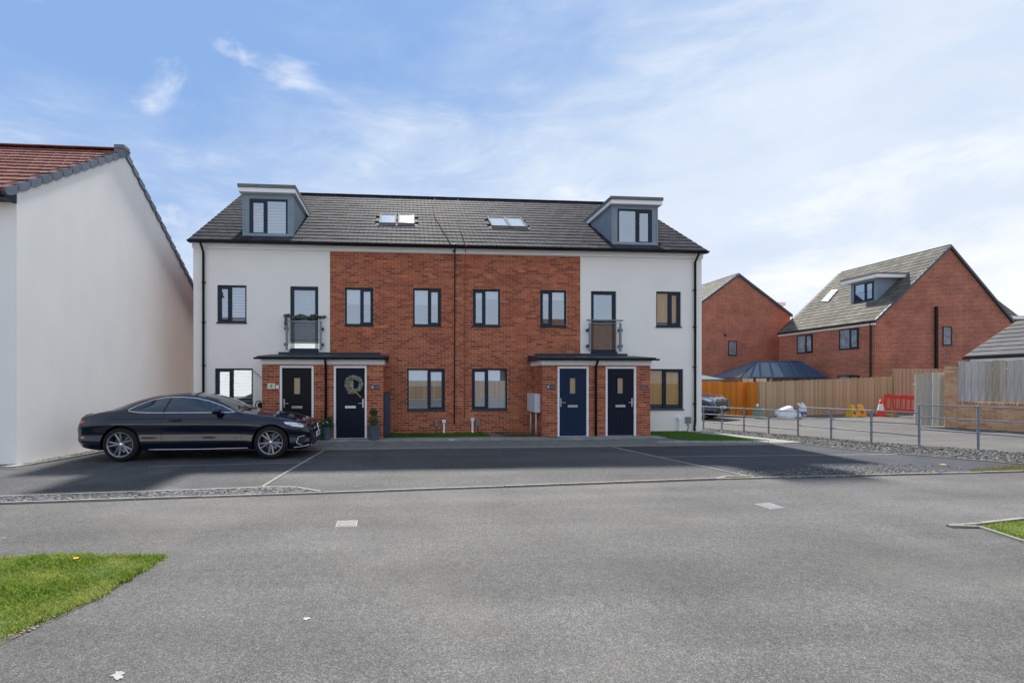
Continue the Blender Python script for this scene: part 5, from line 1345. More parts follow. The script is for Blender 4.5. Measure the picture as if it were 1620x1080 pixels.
# ------------------------------------------------------------------ the other side of the road, seen mirrored in windows and car paint
def across(label, x0, x1, y0, ze, za, wm, rm, wins):
    h = thing('facing_house', label, 'house', ((x0+x1)/2, y0, 0))
    fr = Frame((0, y0, 0), (-1,0,0), (0,1,0)); hs_ = [(-c-w/2, -c+w/2, z0, z1) for c, w, z0, z1 in wins]
    part('wall', wall_panel(fr, -x1, -x0, 0, ze, hs_, .1).box(x0, x0+.1, y0-8, y0-.001, 0, ze).box(x1-.1, x1, y0-8, y0-.001, 0, ze), wm, h)
    for a in hs_: w = part('window', fbox(MB(), fr, a[0], a[1], a[2], a[3], -.1, -.06), M_anth, h); part('pane', fbox(MB(), fr, a[0]+.07, a[1]-.07, a[2]+.07, a[3]-.07, -.058, -.05), M_carglass2, w)
    part('roof', MB().prism([(x0-.1,y0+.3,ze-.05),(x0-.1,y0-4,za),(x0-.1,y0-8.3,ze-.05),(x0-.1,y0-8.3,ze-.2),(x0-.1,y0-4,za-.15),(x0-.1,y0+.3,ze-.2)], (x1-x0+.2,0,0)), rm, h)
across('cream rendered house across the road, mirrored in the left windows', -26, -9, -25, 6.6, 9.6, M_render, M_tile_dark, [(-23,1.1,3.2,4.5),(-19,1.1,3.2,4.5),(-15,1.1,3.2,4.5),(-11,1.1,3.2,4.5)])
across('brick house with brown roof across the road, mirrored in the right balcony door', 13, 27, -25, 5.6, 9.8, mat('brown_brick', (.09,.045,.03), .9, .2, var=.2), mat('brown_tile', (.08,.05,.04), .8, .1, var=.3), [(15,1.1,3.1,4.3),(18,1.1,3.1,4.3),(21.5,1.1,3.1,4.3),(24,1.1,3.1,4.3)])
qa, qb = Vector((20,-19,0)), Vector((-3.5,-19,0))
board_fence('brown_fence', 'brown board fence across the road, mirrored in the ground floor windows', [(qa,0,1.8),(qb,0,1.8)], .148, .002, mat('dark_board', (.17,.12,.08), .85, .2, objr=.2))
# ------------------------------------------------------------------ low metal railing
rail_t = thing('metal_railing', 'low galvanised three-rail fence along the gravel strip', 'railing', tuple(G(1142,679.5)))
posts = [(1080,674,641), (1113,677,643), (1142,679.5,643), (1177,682.5,645), (1216,686,647.5), (1262.5,690,640.5), (1315,695.5,646.5), (1378.5,702.5,648.5), (1454,706.5,639.5), (1547.5,712,641.5), (1660,719,645)]
PT = []
for px, yb, yt in posts:
    p = G(px, yb); z1 = zt(px, yt, p); PT.append((px, p, z1)); w = .024
    part('post', MB().tube([(p.x, p.y, -.02), (p.x, p.y, z1-.01), (p.x, p.y, z1)], [w, w, w*.7], 10), M_galv, rail_t, smooth=False)
groups = [((0,5), (641.2,650.6), (652.6,663.5), (664,679.5)), ((5,8), (644,652.7), (660.5,670.5), (672.5,689)), ((8,10), (640.3,647.3), (659.5,670.5), (678.5,693.5))]
for (i0, i1), *rs in groups:
    for (ya, yb) in rs:
        pts = []
        for k in range(i0, i1+1):
            f = (posts[k][0]-posts[i0][0])/(posts[i1][0]-posts[i0][0]); p = PT[k][1]
            pts.append(Vector((p.x, p.y, zt(posts[k][0], ya+(yb-ya)*f, p))))
        for a, b in zip(pts[:-1], pts[1:]):
            part('rail', MB().tube([a, b], .0155, 8), M_galv, rail_t)

# ------------------------------------------------------------------ things by the far fence
def cone(px, py, label):
    p = G(px, py); t = thing('traffic_cone', label, 'traffic cone', (p.x, p.y, 0))
    s = 1.0
    part('base', MB().box(-.21,.21,-.21,.21,0,.05), M_orange, t, local=True)
    part('body', MB().lathe([(.17,.05),(.125,.30)], n=20), M_orange, t, local=True, smooth=True)
    part('sleeve', MB().lathe([(.127,.30),(.07,.60)], n=20), M_reflect, t, local=True, smooth=True)
    part('tip', MB().lathe([(.068,.60),(.035,.80),(.0,.80)], n=20), M_orange, t, local=True, smooth=True)
cone(1393.5, 658.5, 'red and white traffic cone by the far brown fence')
def noparking(px, py, label, sm_, rz):
    p = G(px, py); t = thing('warning_cone', label, 'warning cone', (p.x, p.y, 0), rz)
    part('body', MB().add([(-.17,-.15,.05),(.17,-.15,.05),(.17,.15,.05),(-.17,.15,.05),(-.09,-.04,.55),(.09,-.04,.55),(.09,.04,.55),(-.09,.04,.55)], [(0,1,5,4),(1,2,6,5),(2,3,7,6),(3,0,4,7),(4,5,6,7)]), M_yellow, t, local=True)
    part('foot', MB().box(-.2,.2,-.18,.18,0,.05), M_yellow, t, local=True)
    e = MB(); n = 16; sl = math.atan2(.11, .5)
    e.add([(.085*math.cos(2*math.pi*k/n), -.158+.11*((.20+.085*math.sin(2*math.pi*k/n))-.05)/.5, .20+.085*math.sin(2*math.pi*k/n)) for k in range(n)], [tuple(range(n))])
    part('round_sign', e, sm_, t, local=True)
    part('bar', MB().tube([(-.055,-.115,.25),(.055,-.142,.15)], .008, 4), M_yellow, t, local=True)
noparking(1347.5, 659, 'yellow sign cone with a purple disc, the left one of the pair', M_purple, .2)
noparking(1361, 658, 'yellow sign cone with a red disc, between the fence and the other yellow cone', M_redsign, -.25)
# leaning red barrier
pa, pb_ = G(1402, 658.5), G(1450, 660)
bt = thing('plastic_barrier', 'red plastic pedestrian barrier tilted against the far fence', 'barrier', (pa.x, pa.y, 0))
ax = (pb_-pa); ax.z = 0; Lb = ax.length; ax.normalize(); back = Vector((-ax.y, ax.x, 0)); 
fB = Frame(pa, ax, -back)
def tilt(a, z): r_ = R(-9); return a*math.cos(r_)-z*math.sin(r_)*.35 - .12, .28 + z*.95 + a*math.sin(r_)*.35
def bar(mb, a0, a1, z0, z1, d0=-.03, d1=.03):
    P = [fB.p(*tilt(a, z), d - .12*z) for d in (d0, d1) for (a, z) in ((a0,z0),(a1,z0),(a1,z1),(a0,z1))]
    mb.add(P, [(0,3,2,1),(4,5,6,7),(0,1,5,4),(1,2,6,5),(2,3,7,6),(3,0,4,7)])
Lr = 1.5
mb = MB(); bar(mb, 0, Lr, .62, .80); bar(mb, 0, Lr, 0, .14); bar(mb, 0, .12, .14, .62); bar(mb, Lr-.12, Lr, .14, .62)
part('frame', mb, M_red, bt)
for k in range(7):
    mb = MB(); a = .22+k*.17; bar(mb, a, a+.06, .14, .62, -.02, .02); part('slat', mb, M_red, bt)
mb = MB(); bar(mb, .1, .25, .80, .84); bar(mb, .6, .8, .80, .83); part('lug', mb, M_red, bt)
for a in (.2, 1.2):
    q = fB.p(a, 0, 0); part('foot', MB().prism([(q.x-.05,q.y-.28,0),(q.x+.05,q.y-.28,0),(q.x+.05,q.y+.28,0),(q.x-.05,q.y+.28,0)], (0,0,.10)).prism([(q.x-.03,q.y-.03,.1),(q.x+.03,q.y-.03,.1),(q.x+.03,q.y+.03,.1),(q.x-.03,q.y+.03,.1)], (0,0,.3)), mat('barrier_foot_%d' % int(a*10), (.40,.33,.12), .6, .3), bt)
# bags and pot
def bag(px, py, sx, sy, sz, label, seed, band=False, lean=0):
    random.seed(seed); p = G(px, py); bm = bmesh.new(); bmesh.ops.create_icosphere(bm, subdivisions=3, radius=1)
    from mathutils import noise as mn
    for v in bm.verts:
        n_ = mn.noise(v.co*1.7 + Vector((seed, 0, 0)))*.35 + mn.noise(v.co*4.5 + Vector((0, seed, 0)))*.30 + abs(mn.noise(v.co*9))*.14
        v.co *= 1 + n_; v.co.z = max(v.co.z, -.55); v.co.x += lean*max(0, v.co.z)
        v.co = Vector((v.co.x*sx, v.co.y*sy, (v.co.z+.55)*sz))
    me = bpy.data.meshes.new('bag'); bm.to_mesh(me); bm.free(); me.materials.append(M_bag); me.materials.append(M_bagblue)
    for f in me.polygons: f.use_smooth = True
    if band:
        for f in me.polygons:
            if f.center.z < sz*.62 and f.center.z > sz*.16: f.material_index = 1
    o = bpy.data.objects.new('rubble_bag', me); o.location = (p.x, p.y, 0); C.objects.link(o); tag(o, label, 'bag')
bag(1242, 662, .42, .25, .34, 'slumped white woven bag lying in front of the brown fence', 3, lean=.25)
bag(1254, 660.5, .30, .22, .22, 'flat white plastic sack between the slumped bag and upright bag', 8)
bag(1268, 658, .19, .16, .40, 'upright white bag with a blue-violet band, rightmost of the bags', 5, True, lean=-.1)
p = G(1198.5, 661.5); t = thing('plant_pot', 'pale green pot of white flowers by the fence join', 'plant pot', (p.x, p.y, 0))
a = MB().lathe([(.15,0),(.20,.38),(.22,.38),(.22,.42),(.18,.42),(.17,.38),(.001,.38)], n=18); a.f.append(tuple(range(18))[::-1]); part('pot', a, M_potgreen, t, local=True)
mb = MB(); leaves(mb, (0,0,.46), (.17,.15,.09), 160, .03); part('foliage', mb, M_leaf, t, local=True, fix=False)
mb = MB(); leaves(mb, (.0,0,.58), (.06,.05,.07), 30, .03); part('flower', mb, M_bag, t, local=True, fix=False)
# bare shrub behind the orange fence corner
t = thing('bare_shrub', 'thin bare shrub poking above the orange fence', 'shrub', tuple(PY(1176,604,24)))
t.location.z = 0; mb = MB(); random.seed(11)
for k in range(26):
    b = Vector((t.location.x+random.uniform(-.2,.2), 24+random.uniform(-.2,.2), 0)); e = b + Vector((random.uniform(-.7,.5), random.uniform(-.3,.3), random.uniform(1.7,2.35)))
    mid = b.lerp(e, .55) + Vector((random.uniform(-.12,.12),0,0)); mb.tube([b, mid, e], [.018,.010,.004], 4)
part('stem', mb, mat('pale_twig', (.30,.24,.16), .8, .2), t)
mb = MB(); leaves(mb, (t.location.x-.1, 24, 1.9), (.55,.3,.28), 90, .04); part('dead_leaf', mb, M_dry, t, fix=False)

# litter on the turf, leaf on the bay
def flat_bit(name, px, py, r, m, label, cat, z):
    P = [G(px, py, z) + Vector((math.cos(a)*r*random.uniform(.6,1.1), math.sin(a)*r*random.uniform(.5,.9), 0)) for a in [2*math.pi*k/7 for k in range(7)]]
    mb = MB().prism(P, (0,0,.006)); tag(part(name, mb, m), label, cat)
flat_bit('paper_scrap', 714, 695.5, .11, M_bag, 'white scrap lying on the turf under the brick windows', 'litter', .03)
flat_bit('fallen_leaf', 1492, 734.5, .07, M_yellow, 'yellow fallen leaf on the bay near the gravel strip', 'leaf', .0)
flat_bit('fallen_leaf', 120, 883, .03, M_yellow, 'yellow dandelion head in the left lawn', 'flower', .03)
#CARS
# ------------------------------------------------------------------ cars
def pchip(xs, ys, x):
    xs = np.array(xs, float); ys = np.array(ys, float); h = np.diff(xs); d = np.diff(ys)/h; m = np.zeros_like(ys)
    for i in range(1, len(xs)-1):
        if d[i-1]*d[i] > 0: m[i] = 2*d[i-1]*d[i]/(d[i-1]+d[i])
    m[0] = d[0]; m[-1] = d[-1]
    i = np.clip(np.searchsorted(xs, x) - 1, 0, len(h)-1); t = (x-xs[i])/h[i]
    return (2*t**3-3*t**2+1)*ys[i] + (t**3-2*t**2+t)*h[i]*m[i] + (-2*t**3+3*t**2)*ys[i+1] + (t**3-t**2)*h[i]*m[i+1]
SS = [0, .03, .10, .22, .50, .79, 1.10, 1.35, 1.60, 1.90, 2.20, 2.60, 3.00, 3.40, 3.63, 3.90, 4.20, 4.42, 4.56, 4.65, 4.69]
COUPE = dict(
 zb=[.30,.24,.20,.18,.17,.17,.18,.20,.20,.20,.20,.20,.20,.20,.20,.21,.22,.24,.27,.33,.40],
 w=[.60,.70,.77,.825,.875,.895,.90,.895,.89,.89,.89,.895,.90,.905,.905,.90,.875,.83,.78,.71,.64],
 zt=[.55,.64,.70,.755,.835,.89,.93,.965,1.075,1.205,1.295,1.345,1.325,1.24,1.165,1.075,.985,.945,.915,.80,.70],
 zs=[.50,.58,.64,.69,.76,.80,.83,.85,.86,.87,.875,.88,.885,.89,.89,.88,.86,.83,.80,.72,.62])
SUV = dict(
 zb=[.34,.28,.25,.24,.24,.24,.24,.24,.24,.24,.24,.24,.24,.24,.24,.25,.27,.29,.32,.38,.46],
 w=[.66,.76,.82,.86,.89,.91,.915,.915,.91,.91,.91,.915,.92,.92,.915,.91,.89,.86,.83,.79,.74],
 zt=[.62,.76,.86,.93,.99,1.03,1.07,1.12,1.25,1.38,1.45,1.47,1.46,1.44,1.42,1.37,1.26,1.16,1.05,.92,.80],
 zs=[.56,.68,.76,.82,.87,.90,.92,.94,.95,.96,.97,.98,.985,.99,.99,.98,.96,.93,.88,.80,.70])
def build_car(label, group, T, paint, loc, rz, sc, plate, glassm):
    root = thing('parked_car', label, 'car', loc, rz, None); root.scale = (sc, sc, sc)
    if group: root['group'] = group
    cmp_ = lambda v: v if v < 3.63 else 3.63 + (v-3.63)*.86
    SS_ = [cmp_(v) for v in SS]; ns = 110; s = np.concatenate([np.linspace(0, .3, 16)[:-1], np.linspace(.3, 4.25, 80)[:-1], np.linspace(4.25, SS_[-1], 18)])
    A = {k: pchip(SS_, v, s) for k, v in T.items()}
    cw = np.clip((s-1.30)/.35, 0, 1) * np.clip((4.30-s)/.55, 0, 1); cw = cw*cw*(3-2*cw)
    rings = []
    for i, si in enumerate(s):
        zb, w, zt_, zs = A['zb'][i], A['w'][i], A['zt'][i], A['zs'][i]; c = cw[i]
        zm = zb + (zs-zb)*.52
        Fy = w*(.86*(1-c) + .915*c); Fz = (zt_-.035)*(1-c) + min(zs+.075, zt_-.02)*c
        Gy = w*.52*(1-c) + .60*w*c; Gz = (zt_-.006)*(1-c) + (zt_-.045)*c
        My = Fy*.55+Gy*.45; Mz = Fz*.5+Gz*.5 + .012*c
        ctrl = [(0,zb),(.55*w,zb),(.86*w,zb+.005),(.955*w,zb+.07),(.992*w,zb+(zs-zb)*.24),(.975*w,zm),(w,zb+(zs-zb)*.76),(.945*w,zs),(Fy,Fz),(My,Mz),(Gy,Gz),(Gy*.5,zt_-.008*(1+c*.4)),(0,zt_)]
        P = np.array(ctrl); m = len(P); t = np.concatenate([[0], np.cumsum(np.maximum(np.hypot(*np.diff(P, axis=0).T), 1e-4))])
        # centripetal-like smooth through the points
        tt = np.concatenate([np.linspace(t[k], t[k+1], 5)[:-1] for k in range(m-1)] + [[t[-1]]])
        rings.append(np.c_[pchip(t, P[:,0], tt), pchip(t, P[:,1], tt)])
    K = len(rings[0]); V = []; F = []
    for i, rg in enumerate(rings):
        x = 2.345 - s[i]
        full = [(x, -y, z) for y, z in rg] + [(x, y, z) for y, z in rg[::-1][1:-1]]
        V += full
    M_ = len(full)
    for i in range(len(rings)-1):
        for k in range(M_): F.append((i*M_+k, (i+1)*M_+k, (i+1)*M_+(k+1) % M_, i*M_+(k+1) % M_))
    F.append(tuple(range(M_))); F.append(tuple(range((len(rings)-1)*M_, len(rings)*M_))[::-1])
    bm = bmesh.new(); vs_ = [bm.verts.new(v) for v in V]
    for f in F:
        try: bm.faces.new([vs_[k] for k in f])
        except ValueError: pass
    bmesh.ops.remove_doubles(bm, verts=bm.verts, dist=1e-5); bmesh.ops.recalc_face_normals(bm, faces=bm.faces)
    bvh = BVHTree.FromBMesh(bm); me = bpy.data.meshes.new('body'); bm.to_mesh(me); bm.free()
    body = bpy.data.objects.new('body', me); C.objects.link(body)
    RW = .335; ar = .372; wxs = (2.345-.79, 2.345-3.63)
    cut = MB()
    for wx_ in wxs:
        for sy in (-1, 1):
            n = 40; cut.lathe([(.0001,0),(ar,0),(ar,.5),(.0001,.5)], (wx_, .60 if sy > 0 else -1.10, RW+.005), n, axis='y')
    cob = bpy.data.objects.new('cutter', cut.mesh('cutter', None)); bmc = bmesh.new(); bmc.from_mesh(cob.data); bmesh.ops.remove_doubles(bmc, verts=bmc.verts, dist=1e-3); bmesh.ops.recalc_face_normals(bmc, faces=bmc.faces); bmc.to_mesh(cob.data); bmc.free()
    C.objects.link(cob); md = body.modifiers.new('b', 'BOOLEAN'); md.object = cob; md.operation = 'DIFFERENCE'; md.solver = 'EXACT'
    dg = bpy.context.evaluated_depsgraph_get(); dg.update(); me2 = bpy.data.meshes.new_from_object(body.evaluated_get(dg))
    bpy.data.objects.remove(body); bpy.data.objects.remove(cob)
    me2.name = 'body'; me2.materials.clear(); me2.materials.append(paint); me2.materials.append(M_blackcar)
    bm = bmesh.new(); bm.from_mesh(me2)
    for f in bm.faces:
        c_ = f.calc_center_median(); f.smooth = True
        inner = any(abs(math.hypot(c_.x-wx_, c_.z-RW-.005) - ar) < .02 and abs(f.normal.y) < .3 and .6 < abs(c_.y) < .9 and (f.normal.x*(wx_-c_.x)+f.normal.z*(RW-c_.z)) > 0.15 for wx_ in wxs) or (abs(abs(c_.y)-.6) < .004 and abs(f.normal.y) > .9)
        if inner: f.material_index = 1; f.smooth = False
        if f.normal.z < -.8: f.material_index = 1
    for e in bm.edges:
        if len(e.link_faces) == 2 and e.calc_face_angle(0) > R(38): e.smooth = False
    bm.to_mesh(me2); bm.free()
    body = bpy.data.objects.new('body', me2); link(body, root, True)
    def cast(o_, d_, off):
        h_, n_, _, _ = bvh.ray_cast(Vector(o_), Vector(d_).normalized())
        if h_ is None: return None
        if n_.dot(Vector(d_)) > 0: n_ = -n_
        return h_ + n_*off
    def proj(view, a, b, off):
        """view 'R'/'L': side (station, z); 'T': plan (station, y); 'F': front (y, z); oblique: (dir)"""
        if view in 'RLT': a = cmp_(a)
        if view == 'R': return cast((2.345-a, -3, b), (0, 1, 0), off)
        if view == 'L': return cast((2.345-a, 3, b), (0, -1, 0), off)
        if view == 'T': return cast((2.345-a, b, 3), (0, 0, -1), off)
        if view == 'F': return cast((4, a, b), (-1, 0, 0), off)
        if view == 'B': return cast((-4, a, b), (1, 0, 0), off)
        if view in ('FR', 'FL'):
            sg_ = -1 if view == 'FR' else 1; d_ = Vector((-.62, -sg_*.785, 0)); u = Vector((.785, -sg_*-.62*-1, 0)) if False else Vector((-d_.y*-sg_*-1, d_.x*-sg_*-1*-1, 0))
            u = Vector((d_.y, -d_.x, 0)) * (1 if view == 'FR' else -1)
            base = Vector((1.9, sg_*.70, 0)) + u*a + Vector((0,0,b)) - d_*3
            return cast(base, d_, off)
    def patch(name, poly, view, off, m, cuts=4, par=None, smooth_=True, label=None):
        bm = bmesh.new(); vv = [bm.verts.new((p[0], p[1], 0)) for p in poly]; bm.faces.new(vv)
        bmesh.ops.triangulate(bm, faces=bm.faces)
        for _ in range(cuts):
            es = [e for e in bm.edges if e.calc_length() > .07]
            if not es: break
            bmesh.ops.subdivide_edges(bm, edges=es, cuts=1, use_grid_fill=False); bmesh.ops.triangulate(bm, faces=bm.faces)
        bad = []
        for v in bm.verts:
            q = proj(view, v.co.x, v.co.y, off)
            if q is None: bad.append(v)
            else: v.co = q
        if bad: bmesh.ops.delete(bm, geom=bad, context='VERTS')
        bmesh.ops.recalc_face_normals(bm, faces=bm.faces)
        me = bpy.data.meshes.new(name); bm.to_mesh(me); bm.free(); me.materials.append(m)
        for f in me.polygons: f.use_smooth = smooth_
        o = bpy.data.objects.new(name, me); link(o, par or root, True)
        if label: o['label'] = label
        return o
    def strip(name, pts, view, off, r, m, closed=False, par=None, dens=5):
        P = []
        n = len(pts) if closed else len(pts)-1
        for i in range(n):
            a, b = pts[i], pts[(i+1) % len(pts)]
            for k in range(dens):
                q = proj(view, a[0]+(b[0]-a[0])*k/dens, a[1]+(b[1]-a[1])*k/dens, off)
                if q is not None: P.append(q)
        if not closed:
            q = proj(view, *pts[-1], off)
            if q is not None: P.append(q)
        return part(name, MB().tube(P, r, 6, closed=closed), m, par or root, smooth=True, local=True)
    def curve(pts, n=5):                          # smooth closed outline
        out = []; m = len(pts)
        for i in range(m):
            p0, p1, p2, p3 = pts[i-1], pts[i], pts[(i+1) % m], pts[(i+2) % m]
            for k in range(n):
                t = k/n; out.append(tuple(.5*((2*p1[j]) + (-p0[j]+p2[j])*t + (2*p0[j]-5*p1[j]+4*p2[j]-p3[j])*t*t + (-p0[j]+3*p1[j]-3*p2[j]+p3[j])*t**3) for j in (0,1)))
        return out
    suv = T is SUV
    up_ = .09 if suv else 0.0
    if not suv:
        DLO = [(1.50,.945),(1.60,.985),(1.80,1.075),(2.05,1.165),(2.3,1.225),(2.6,1.255),(2.9,1.245),(3.15,1.195),(3.38,1.10),(3.52,1.01),(3.50,.985),(3.36,.96),(3.1,.95),(2.7,.948),(2.3,.946),(1.9,.945)]
    else:
        DLO = [(1.50,1.05),(1.62,1.12),(1.85,1.24),(2.15,1.34),(2.6,1.37),(3.2,1.35),(3.7,1.30),(3.98,1.20),(4.0,1.10),(3.4,1.06),(2.4,1.05)]
    for v_ in ('R', 'L'):
        win = patch('side_window', DLO, v_, .004, glassm)
        strip('window_trim', DLO, v_, .006, .0085 if not suv else .006, M_chrome if not suv else M_blackcar, True, win, dens=3)
        strip('door_pillar', [(2.86,.95+up_),(2.80,1.235+up_)], v_, .006, .012, M_blackcar, par=win)
        strip('door_gap', [(1.36,.86),(1.34,.55),(1.40,.27)], v_, .0005, .0035, M_blackcar)
        strip('door_gap', [(2.84,.93),(2.90,.62),(2.84,.27)], v_, .0005, .0035, M_blackcar)
        strip('crease', [(1.0,.80),(1.8,.815),(2.7,.835),(3.5,.85),(4.2,.85)], v_, -.004, .011, paint)
        strip('side_skirt', [(1.22,.215),(2.2,.205),(3.2,.215)], v_, .004, .026, paint)
        strip('skirt_trim', [(1.25,.235),(2.2,.225),(3.2,.235)], v_, .010, .008, M_chrome if not suv else M_blackcar)
        hp = proj(v_, 2.62, .80 + up_, .02)
        sg = -1 if v_ == 'R' else 1
        part('door_handle', MB().tube([(hp.x+.11, hp.y-sg*.018, hp.z), (hp.x+.07, hp.y+sg*.018, hp.z+.004), (hp.x-.07, hp.y+sg*.018, hp.z+.006), (hp.x-.12, hp.y-sg*.018, hp.z+.004)], .014, 8), paint, root, smooth=True, local=True)
        # mirror
        mx_, mz = 2.345-1.83, .985+up_
        my = sg*.93
        bm = bmesh.new(); bmesh.ops.create_uvsphere(bm, u_segments=16, v_segments=10, radius=1)
        for v in bm.verts:
            v.co = Vector((v.co.x*.075 + (.03 if v.co.x > 0 else 0)*(1-abs(v.co.y)), v.co.y*.115, v.co.z*.068 + v.co.x*.01))
        me = bpy.data.meshes.new('wing_mirror'); bm.to_mesh(me); bm.free(); me.materials.append(paint)
        for f in me.polygons: f.use_smooth = True
        mo = bpy.data.objects.new('wing_mirror', me); mo.location = (mx_, my, mz); link(mo, root, True)
        part('mirror_arm', MB().tube([(mx_+.02, sg*.84, mz-.06), (mx_, my-sg*.05, mz-.04)], .018, 6), M_blackcar, root, local=True)
        # lamps
        if not suv:
            HL = [(.50,.665),(.40,.735),(.24,.775),(.14,.735),(.10,.68),(.22,.655),(.38,.648)]
            hl = patch('headlight', [(a, b) for a, b in [(.56,.755),(.40,.745),(.24,.715),(.13,.675),(.10,.635),(.22,.630),(.36,.655),(.50,.70)]], v_, .005, M_lamp, cuts=4)
            strip('lamp_surround', [(.56,.755),(.40,.745),(.24,.715),(.13,.675),(.10,.635),(.22,.630),(.36,.655),(.50,.70)], v_, .006, .005, M_blackcar, True, hl, 3)
            strip('light_guide', [(.46,.72),(.30,.70),(.17,.662)], v_, .008, .008, M_white, par=hl)
            patch('tail_light', [(4.40,.80),(4.52,.805),(4.63,.79),(4.645,.745),(4.56,.745),(4.46,.755)], v_, .005, M_tail, cuts=3)
            patch('bumper_vent', [(.16,.30),(.30,.30),(.26,.44),(.14,.47),(.11,.40)], v_, .003, M_blackcar, cuts=3)
            strip('vent_trim', [(.13,.46),(.25,.44),(.29,.31),(.16,.26)], v_, .006, .007, M_chrome, dens=3)
            patch('rear_reflector', [(4.42,.50),(4.55,.50),(4.56,.46),(4.44,.455)], v_, .004, M_tail, cuts=2)
            patch('rear_vent', [(4.47,.36),(4.60,.37),(4.58,.33),(4.49,.32)], v_, .004, M_chrome, cuts=2)
        else:
            hl = patch('headlight', [(.55,.92),(.30,.895),(.12,.83),(.07,.78),(.10,.73),(.30,.80),(.50,.87)], v_, .006, M_lamp, cuts=3)
            patch('tail_light', [(4.25,1.0),(4.60,.95),(4.64,.86),(4.40,.90)], v_, .005, M_tail, cuts=3)
    ws_ = patch('windscreen', [(1.42,-.66),(1.38,-.35),(1.36,0),(1.38,.35),(1.42,.66),(2.06,.50),(2.10,.25),(2.11,0),(2.10,-.25),(2.06,-.50)], 'T', .004, M_carglass2 if not suv else glassm, cuts=5)
    rear = [(3.22,-.46),(3.16,0),(3.22,.46),(3.98,.60),(4.05,.3),(4.07,0),(4.05,-.3),(3.98,-.60)] if not suv else [(4.0,-.5),(4.0,.5),(4.36,.58),(4.36,-.58)]
    patch('rear_window', rear, 'T', .004, glassm, cuts=5)
    for a in (.30, -.20):
        p_ = [proj('T', 1.40, a*1.0+.1, .02), proj('T', 1.44, a-.45 if a > 0 else a-.40, .02)]
        if all(q is not None for q in p_): part('wiper', MB().tube(p_, .008, 5), M_blackcar, root, local=True)
    # bonnet shut line and power lines
    for sg in (-1, 1):
        strip('bonnet_crease', [(.32,sg*.36),(.8,sg*.43),(1.3,sg*.47)], 'T', -.006, .015, paint)
        strip('bonnet_gap', [(.16,sg*.50),(.45,sg*.66),(.9,sg*.735),(1.32,sg*.755)], 'T', .0, .0035, M_blackcar)
    strip('boot_gap', [(4.08,-.68),(4.14,0),(4.08,.68)], 'T', .0, .0035, M_blackcar, dens=8)
    strip('spoiler_lip', [(4.50,-.66),(4.55,-.35),(4.56,0),(4.55,.35),(4.50,.66)], 'T', .004, .012, paint, dens=6)
    # nose: grille, emblem, intake, plate
    if not suv:
        gr_ = patch('grille', [(-.42,.46),(.42,.46),(.45,.55),(.40,.645),(.0,.665),(-.40,.645),(-.45,.55)], 'F', .006, M_blackcar, cuts=4)
        strip('grille_bar', [(-.43,.57),(-.1,.57)], 'F', .016, .012, M_chrome, par=gr_); strip('grille_bar', [(.1,.57),(.43,.57)], 'F', .016, .012, M_chrome, par=gr_)
        e = proj('F', 0, .57, .03)
        st = MB(); st.tube([(e.x, math.cos(t)*.085, e.z+math.sin(t)*.085) for t in [2*math.pi*k/24 for k in range(24)]], .010, 6, closed=True)
        for k in range(3):
            a = math.pi/2 + k*2*math.pi/3; st.add([(e.x+.004, math.cos(a)*.082, e.z+math.sin(a)*.082), (e.x+.012, math.cos(a+1.05)*.016, e.z+math.sin(a+1.05)*.016), (e.x-.006,0,e.z), (e.x+.012, math.cos(a-1.05)*.016, e.z+math.sin(a-1.05)*.016)], [(0,1,2),(0,2,3),(0,3,1)])
        part('star_emblem', st, M_chrome, gr_, smooth=False, local=True)
        patch('lower_intake', [(-.55,.27),(.55,.27),(.50,.38),(-.50,.38)], 'F', .004, M_blackcar, cuts=4)
        strip('splitter_trim', [(-.62,.245),(-.3,.235),(0,.235),(.3,.235),(.62,.245)], 'F', .010, .010, M_chrome, dens=4)
        for v_ in ('R', 'L'): strip('splitter_trim', [(.05,.27),(.14,.245),(.36,.225)], v_, .010, .009, M_chrome, dens=4)
        zp = .43
    else:
        gr_ = patch('grille', [(-.50,.50),(.50,.50),(.58,.66),(.50,.76),(-.50,.76),(-.58,.66)], 'F', .006, M_blackcar, cuts=4)
        patch('lower_intake', [(-.60,.32),(.60,.32),(.60,.44),(-.60,.44)], 'F', .004, M_blackcar, cuts=4)
        for sg in (-1, 1): patch('side_intake', [(sg*.50,.36),(sg*.72,.38),(sg*.74,.55),(sg*.60,.58)], 'F', .006, mat('bumper_blue', (.05,.10,.2), .2, .5), cuts=3)
        strip('bonnet_edge', [(-.62,.80),(-.3,.84),(0,.85),(.3,.84),(.62,.80)], 'F', .004, .014, M_chrome, dens=5)
        zp = .50
    e = proj('F', 0, zp, 0); x_ = max(e.x, proj('F', .2, zp, 0).x) + .02
    pl = part('number_plate', MB().box(x_, x_+.012, -.26, .26, zp-.056, zp+.056), M_plate, root, local=True)
    me = text_mesh(plate, .105, M_ink); o = bpy.data.objects.new('lettering', me); o.location = (x_+.0135, 0, zp); o.rotation_euler = (R(90), 0, R(90)); o.scale = (.92, 1, 1); link(o, pl, True)
    # wheels
    tm = MB().lathe([(.235,-.11),(.29,-.115),(.322,-.10),(.334,-.07),(.335,0),(.334,.07),(.322,.10),(.29,.115),(.235,.11)], n=48, axis='y').mesh('tyre', M_tyre, True)
    rb = MB().lathe([(.238,-.112),(.243,-.118),(.236,-.118),(.224,-.108),(.215,-.06),(.21,.10),(.235,.11)], n=48, axis='y')
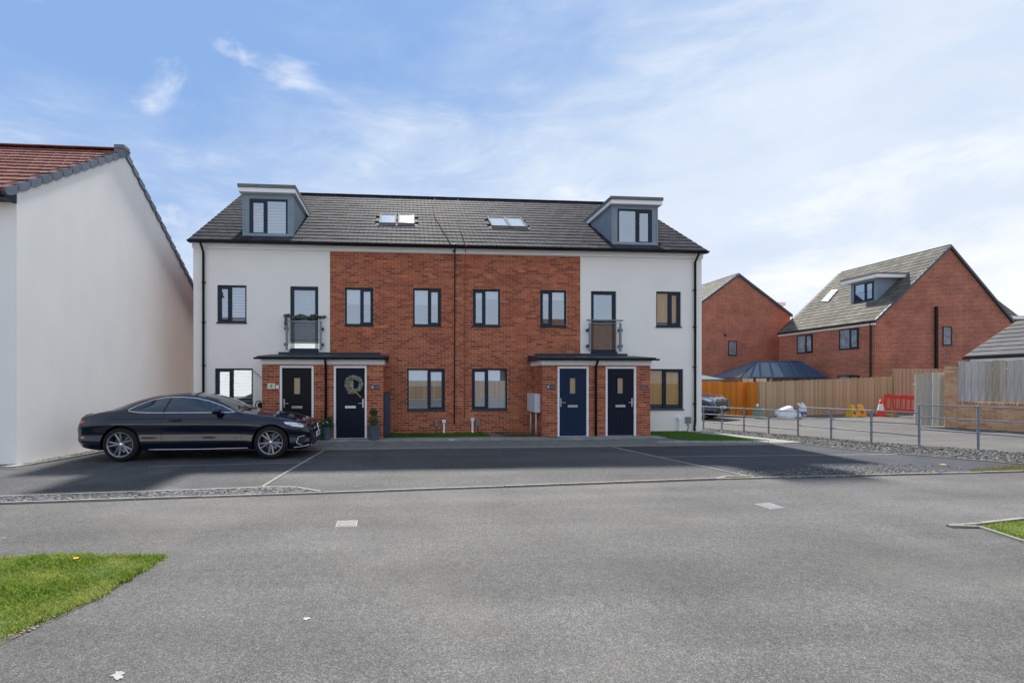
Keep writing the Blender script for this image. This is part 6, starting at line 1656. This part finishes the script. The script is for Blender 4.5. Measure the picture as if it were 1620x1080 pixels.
    for k in range(5):
        a = 2*math.pi*k/5 + math.pi/2
        for da, dr in ((-.19, 0), (.19, 0)):
            a0_, a1_ = a + da*.42, a + da*1.05
            r0_, r1_ = .045, .226; wd0, wd1 = .023, .020
            P = []
            for (rr_, aa_, wd, yy) in ((r0_, a0_*1.0, wd0, -.083), (r1_, a1_, wd1, -.106)):
                cx, cz = math.cos(aa_)*rr_, math.sin(aa_)*rr_; tx, tz = -math.sin(a), math.cos(a)
                P.append([(cx-tx*wd, yy+.012, cz-tz*wd), (cx, yy-.004, cz), (cx+tx*wd, yy+.012, cz+tz*wd), (cx, yy+.03, cz)])
            rb.add(P[0]+P[1], [(0,1,5,4),(1,2,6,5),(2,3,7,6),(3,0,4,7),(0,3,2,1),(4,5,6,7)])
    rb.lathe([(.0001,-.088),(.05,-.086),(.058,-.075),(.058,-.03)], n=24, axis='y')
    rmh = rb.mesh('rim', M_alloy); dm = MB().lathe([(.0001,.0),(.165,.0),(.165,.02),(.0001,.02)], n=32, axis='y').mesh('brake_disc', M_disc)
    bk = MB().lathe([(.0001,.055),(.215,.055)], n=32, axis='y').mesh('wheel_back', M_blackcar)
    hc = MB().lathe([(.0001,-.096),(.028,-.094),(.034,-.086),(.034,-.07)], n=20, axis='y').mesh('hub_cap', M_chrome)
    cal = MB().box(.08,.155,-.06,.0,-.06,.08).mesh('brake_caliper', M_galv)
    for wx_ in wxs:
        for sy in (-1, 1):
            wo_ = bpy.data.objects.new('wheel', rmh); wo_.location = (wx_, sy*.775, RW); wo_.rotation_euler = (0, random.uniform(0, 1.2), 0 if sy < 0 else math.pi)
            link(wo_, root, True)
            for nm_, mm in (('tyre', tm), ('brake_disc', dm), ('hub_cap', hc), ('inner_barrel', bk), ('brake_caliper', cal)):
                o = bpy.data.objects.new(nm_, mm); link(o, wo_, True)
    return root
wr_ = G(190, 730.5); wf_ = G(428, 726); cd = (wf_-wr_); cd.z = 0; wb_ = cd.length; csc = wb_/2.84; cd.normalize()
lat = Vector((-cd.y, cd.x, 0))
cc_ = wr_ + cd*(wb_*( (3.63-2.345)/2.84)) + lat*(.885*csc)
build_car('glossy black two-door coupe parked in front of the left end house', None, COUPE, M_paintblk, (cc_.x, cc_.y, .0), math.atan2(cd.y, cd.x), csc, 'E24 JJN', M_carglass)
p = G(1130, 662.5); ang = R(-60); hd = Vector((math.cos(ang), math.sin(ang), 0))
cpos = p - hd*2.15
build_car('dark blue car nosing out from behind the right end of the terrace', None, SUV, M_paintblue, (cpos.x, cpos.y, 0), ang, 1.06, 'EL71 NXF', M_carglass2)
